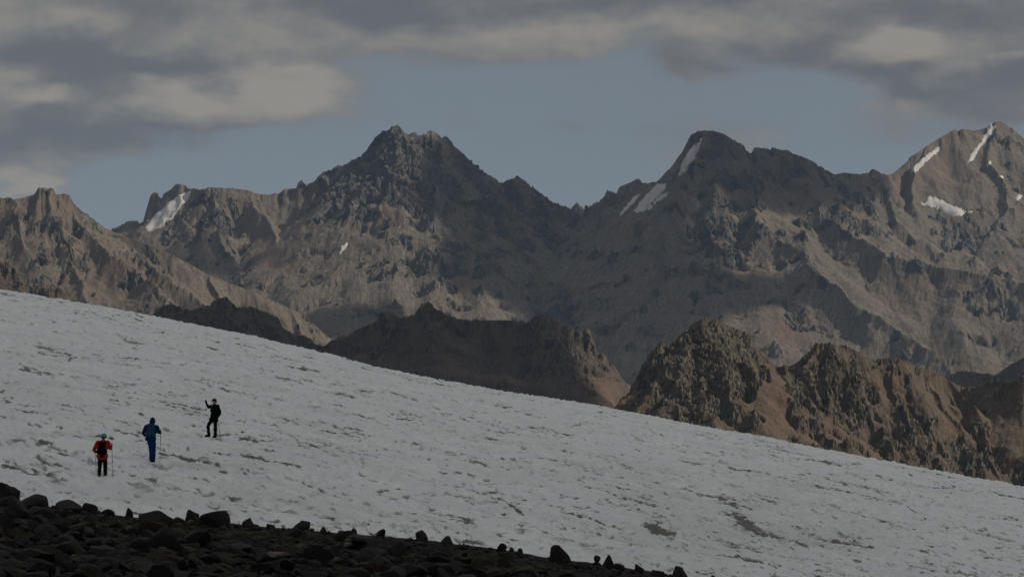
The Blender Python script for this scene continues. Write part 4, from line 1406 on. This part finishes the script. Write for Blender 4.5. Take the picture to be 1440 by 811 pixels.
# hiker in red, seen from behind, leaning forward over two poles
P = on_ice(143.5, 669.5, 106)
print('red', P)
JR = dict(pelvis=(0, -.02, .80), waist=(0, .04, .93), chest=(.0, .13, 1.12), neck=(.0, .21, 1.27), head=(.01, .28, 1.40),
          lsh=(-.17, .17, 1.20), lel=(-.32, .20, .97), lwr=(-.31, .36, .88), lhd=(-.31, .46, .88), lpn=(.6, 0, -.6), lcurl=(1.2, 0, 0),
          rsh=(.17, .17, 1.20), rel=(.27, .20, 1.00), rwr=(.27, .44, 1.06), rhd=(.275, .53, 1.09), rpn=(-.6, 0, -.6), rcurl=(1.2, 0, 0),
          lhip=(-.085, -.02, .80), lkn=(-.095, .10, .44), lan=(-.085, -.08, .10), ltoe=(-.08, .99, 0),
          rhip=(.085, -.02, .80), rkn=(.09, .16, .46), ran=(.09, .16, .12), rtoe=(.08, .99, 0))
person(JR, (0.05, 1, -.25), 'hiker in a red jacket and mint beanie walking uphill with two poles', P, 'beanie', M_RED, M_BLACK, M_BLACK, hem=.09)
backpack(P + V(0, -.16, .86), (math.radians(-22), 0, 0), (.27, .17, .36), M_BLACK, 'small black backpack on the back of the hiker in red')
ht = P + V(-.33, .43, .90)
pole(ht + V(0, .0, .03), (P.x - .25, P.y + .30, ice_z(P.x - .25, P.y + .30)), 'trekking pole in the left hand of the hiker in red', M_BLACK)
ht = P + V(.28, .50, 1.09)
pole(ht + V(0, .0, .03), (P.x + .33, P.y + .38, ice_z(P.x + .33, P.y + .38)), 'trekking pole in the raised right hand of the hiker in red', M_BLACK)

# hiker in blue, seen from behind, hood up
P = on_ice(212.5, 651.5, 115)
print('blue', P)
JB = dict(pelvis=(-.02, 0, .92), waist=(-.01, .02, 1.08), chest=(.0, .06, 1.28), neck=(.0, .10, 1.46), head=(.03, .13, 1.59),
          lsh=(-.19, .07, 1.38), lel=(-.33, .10, 1.14), lwr=(-.30, .32, 1.05), lhd=(-.29, .42, 1.06), lpn=(.6, 0, -.6), lcurl=(1.2, 0, 0),
          rsh=(.19, .07, 1.38), rel=(.31, .04, 1.16), rwr=(.32, .26, 1.16), rhd=(.33, .35, 1.17), rpn=(-.6, 0, -.6), rcurl=(1.2, 0, 0),
          lhip=(-.07, 0, .90), lkn=(-.02, .05, .50), lan=(.02, -.16, .12), ltoe=(.0, 1, 0),
          rhip=(.08, 0, .90), rkn=(.08, .17, .52), ran=(.06, .20, .11), rtoe=(.08, .99, 0))
person(JB, (0.1, 1, -.1), 'hooded hiker in a navy jacket and blue trousers walking uphill', P, None, M_NAVY, M_BLUE, M_BLACK, hood=True, hem=.0)
backpack(P + V(-.01, -.155, .98), (math.radians(-8), 0, 0), (.33, .21, .46), M_TEAL, 'teal backpack on the back of the hooded hiker in blue')
ht = P + V(.32, .33, 1.17)
pole(ht + V(0, 0, .03), (P.x + .29, P.y + .40, ice_z(P.x + .29, P.y + .40)), 'trekking pole in the right hand of the hiker in blue', M_BLACK)

# hiker in black, turned to the left, one hand raised
P = on_ice(299.5, 615.5, 134)
print('black', P)
s_ = P.y / FPX
def q(px_, py_, y):
    return ((px_ - 299.5) * s_, y, (615.5 - py_) * s_)
JK = dict(pelvis=q(300.2, 588, 0), waist=q(300.8, 582, 0), chest=q(301.6, 575, -.02), neck=q(301.8, 569, -.03), head=q(301.2, 564.2, -.05),
          rsh=q(297.6, 570.8, .10), rel=q(293.2, 572.2, .02), rwr=q(290.2, 567.2, -.08), rhd=q(289.4, 563.8, -.10), rpn=(-.25, -1, 0), rcurl=(.2, 0, 0),
          lsh=q(306.0, 571.2, -.14), lel=q(309.4, 579.5, -.10), lwr=q(307.4, 585.6, -.20), lhd=q(306.2, 588, -.22), lpn=(-.5, .5, 0), lcurl=(.9, 0, 0),
          rhip=q(298.0, 589, .06), rkn=q(292.4, 598.5, .02), ran=q(293.6, 611.2, .05), rtoe=(-.96, -.25, 0),
          lhip=q(302.6, 589, -.08), lkn=q(303.6, 600.5, -.16), lan=q(303.2, 612.4, -.12), ltoe=(-.55, -.83, 0))
person(JK, (-1, -.35, -.05), 'hiker all in black and a cap standing with one hand raised', P, 'cap', M_BLACK, M_BLACK, M_BLACK)
backpack(P + Vector(q(305.4, 585.5, .05)) + V(.02, .05, 0), (0, 0, math.radians(100)), (.28, .17, .44), M_BLACK, 'black backpack on the hiker all in black')
t1 = P + Vector(q(306.6, 589.5, -.26)); b1 = P + Vector(q(313, 618, -.45)); b1.z = ice_z(b1.x, b1.y)
pole(t1, b1, 'slanting trekking pole trailing behind the hiker all in black', M_BLACK)
t1 = P + Vector(q(306.0, 589.5, -.24)) ; t1.x = P.x + .05; t1.z -= .05; b1 = P + V(.045, -.30, 0); b1.z = ice_z(b1.x, b1.y)
pole(t1, b1, 'upright trekking pole between the legs of the hiker all in black', M_BLACK)
print('done', round(time.time() - T0, 1))
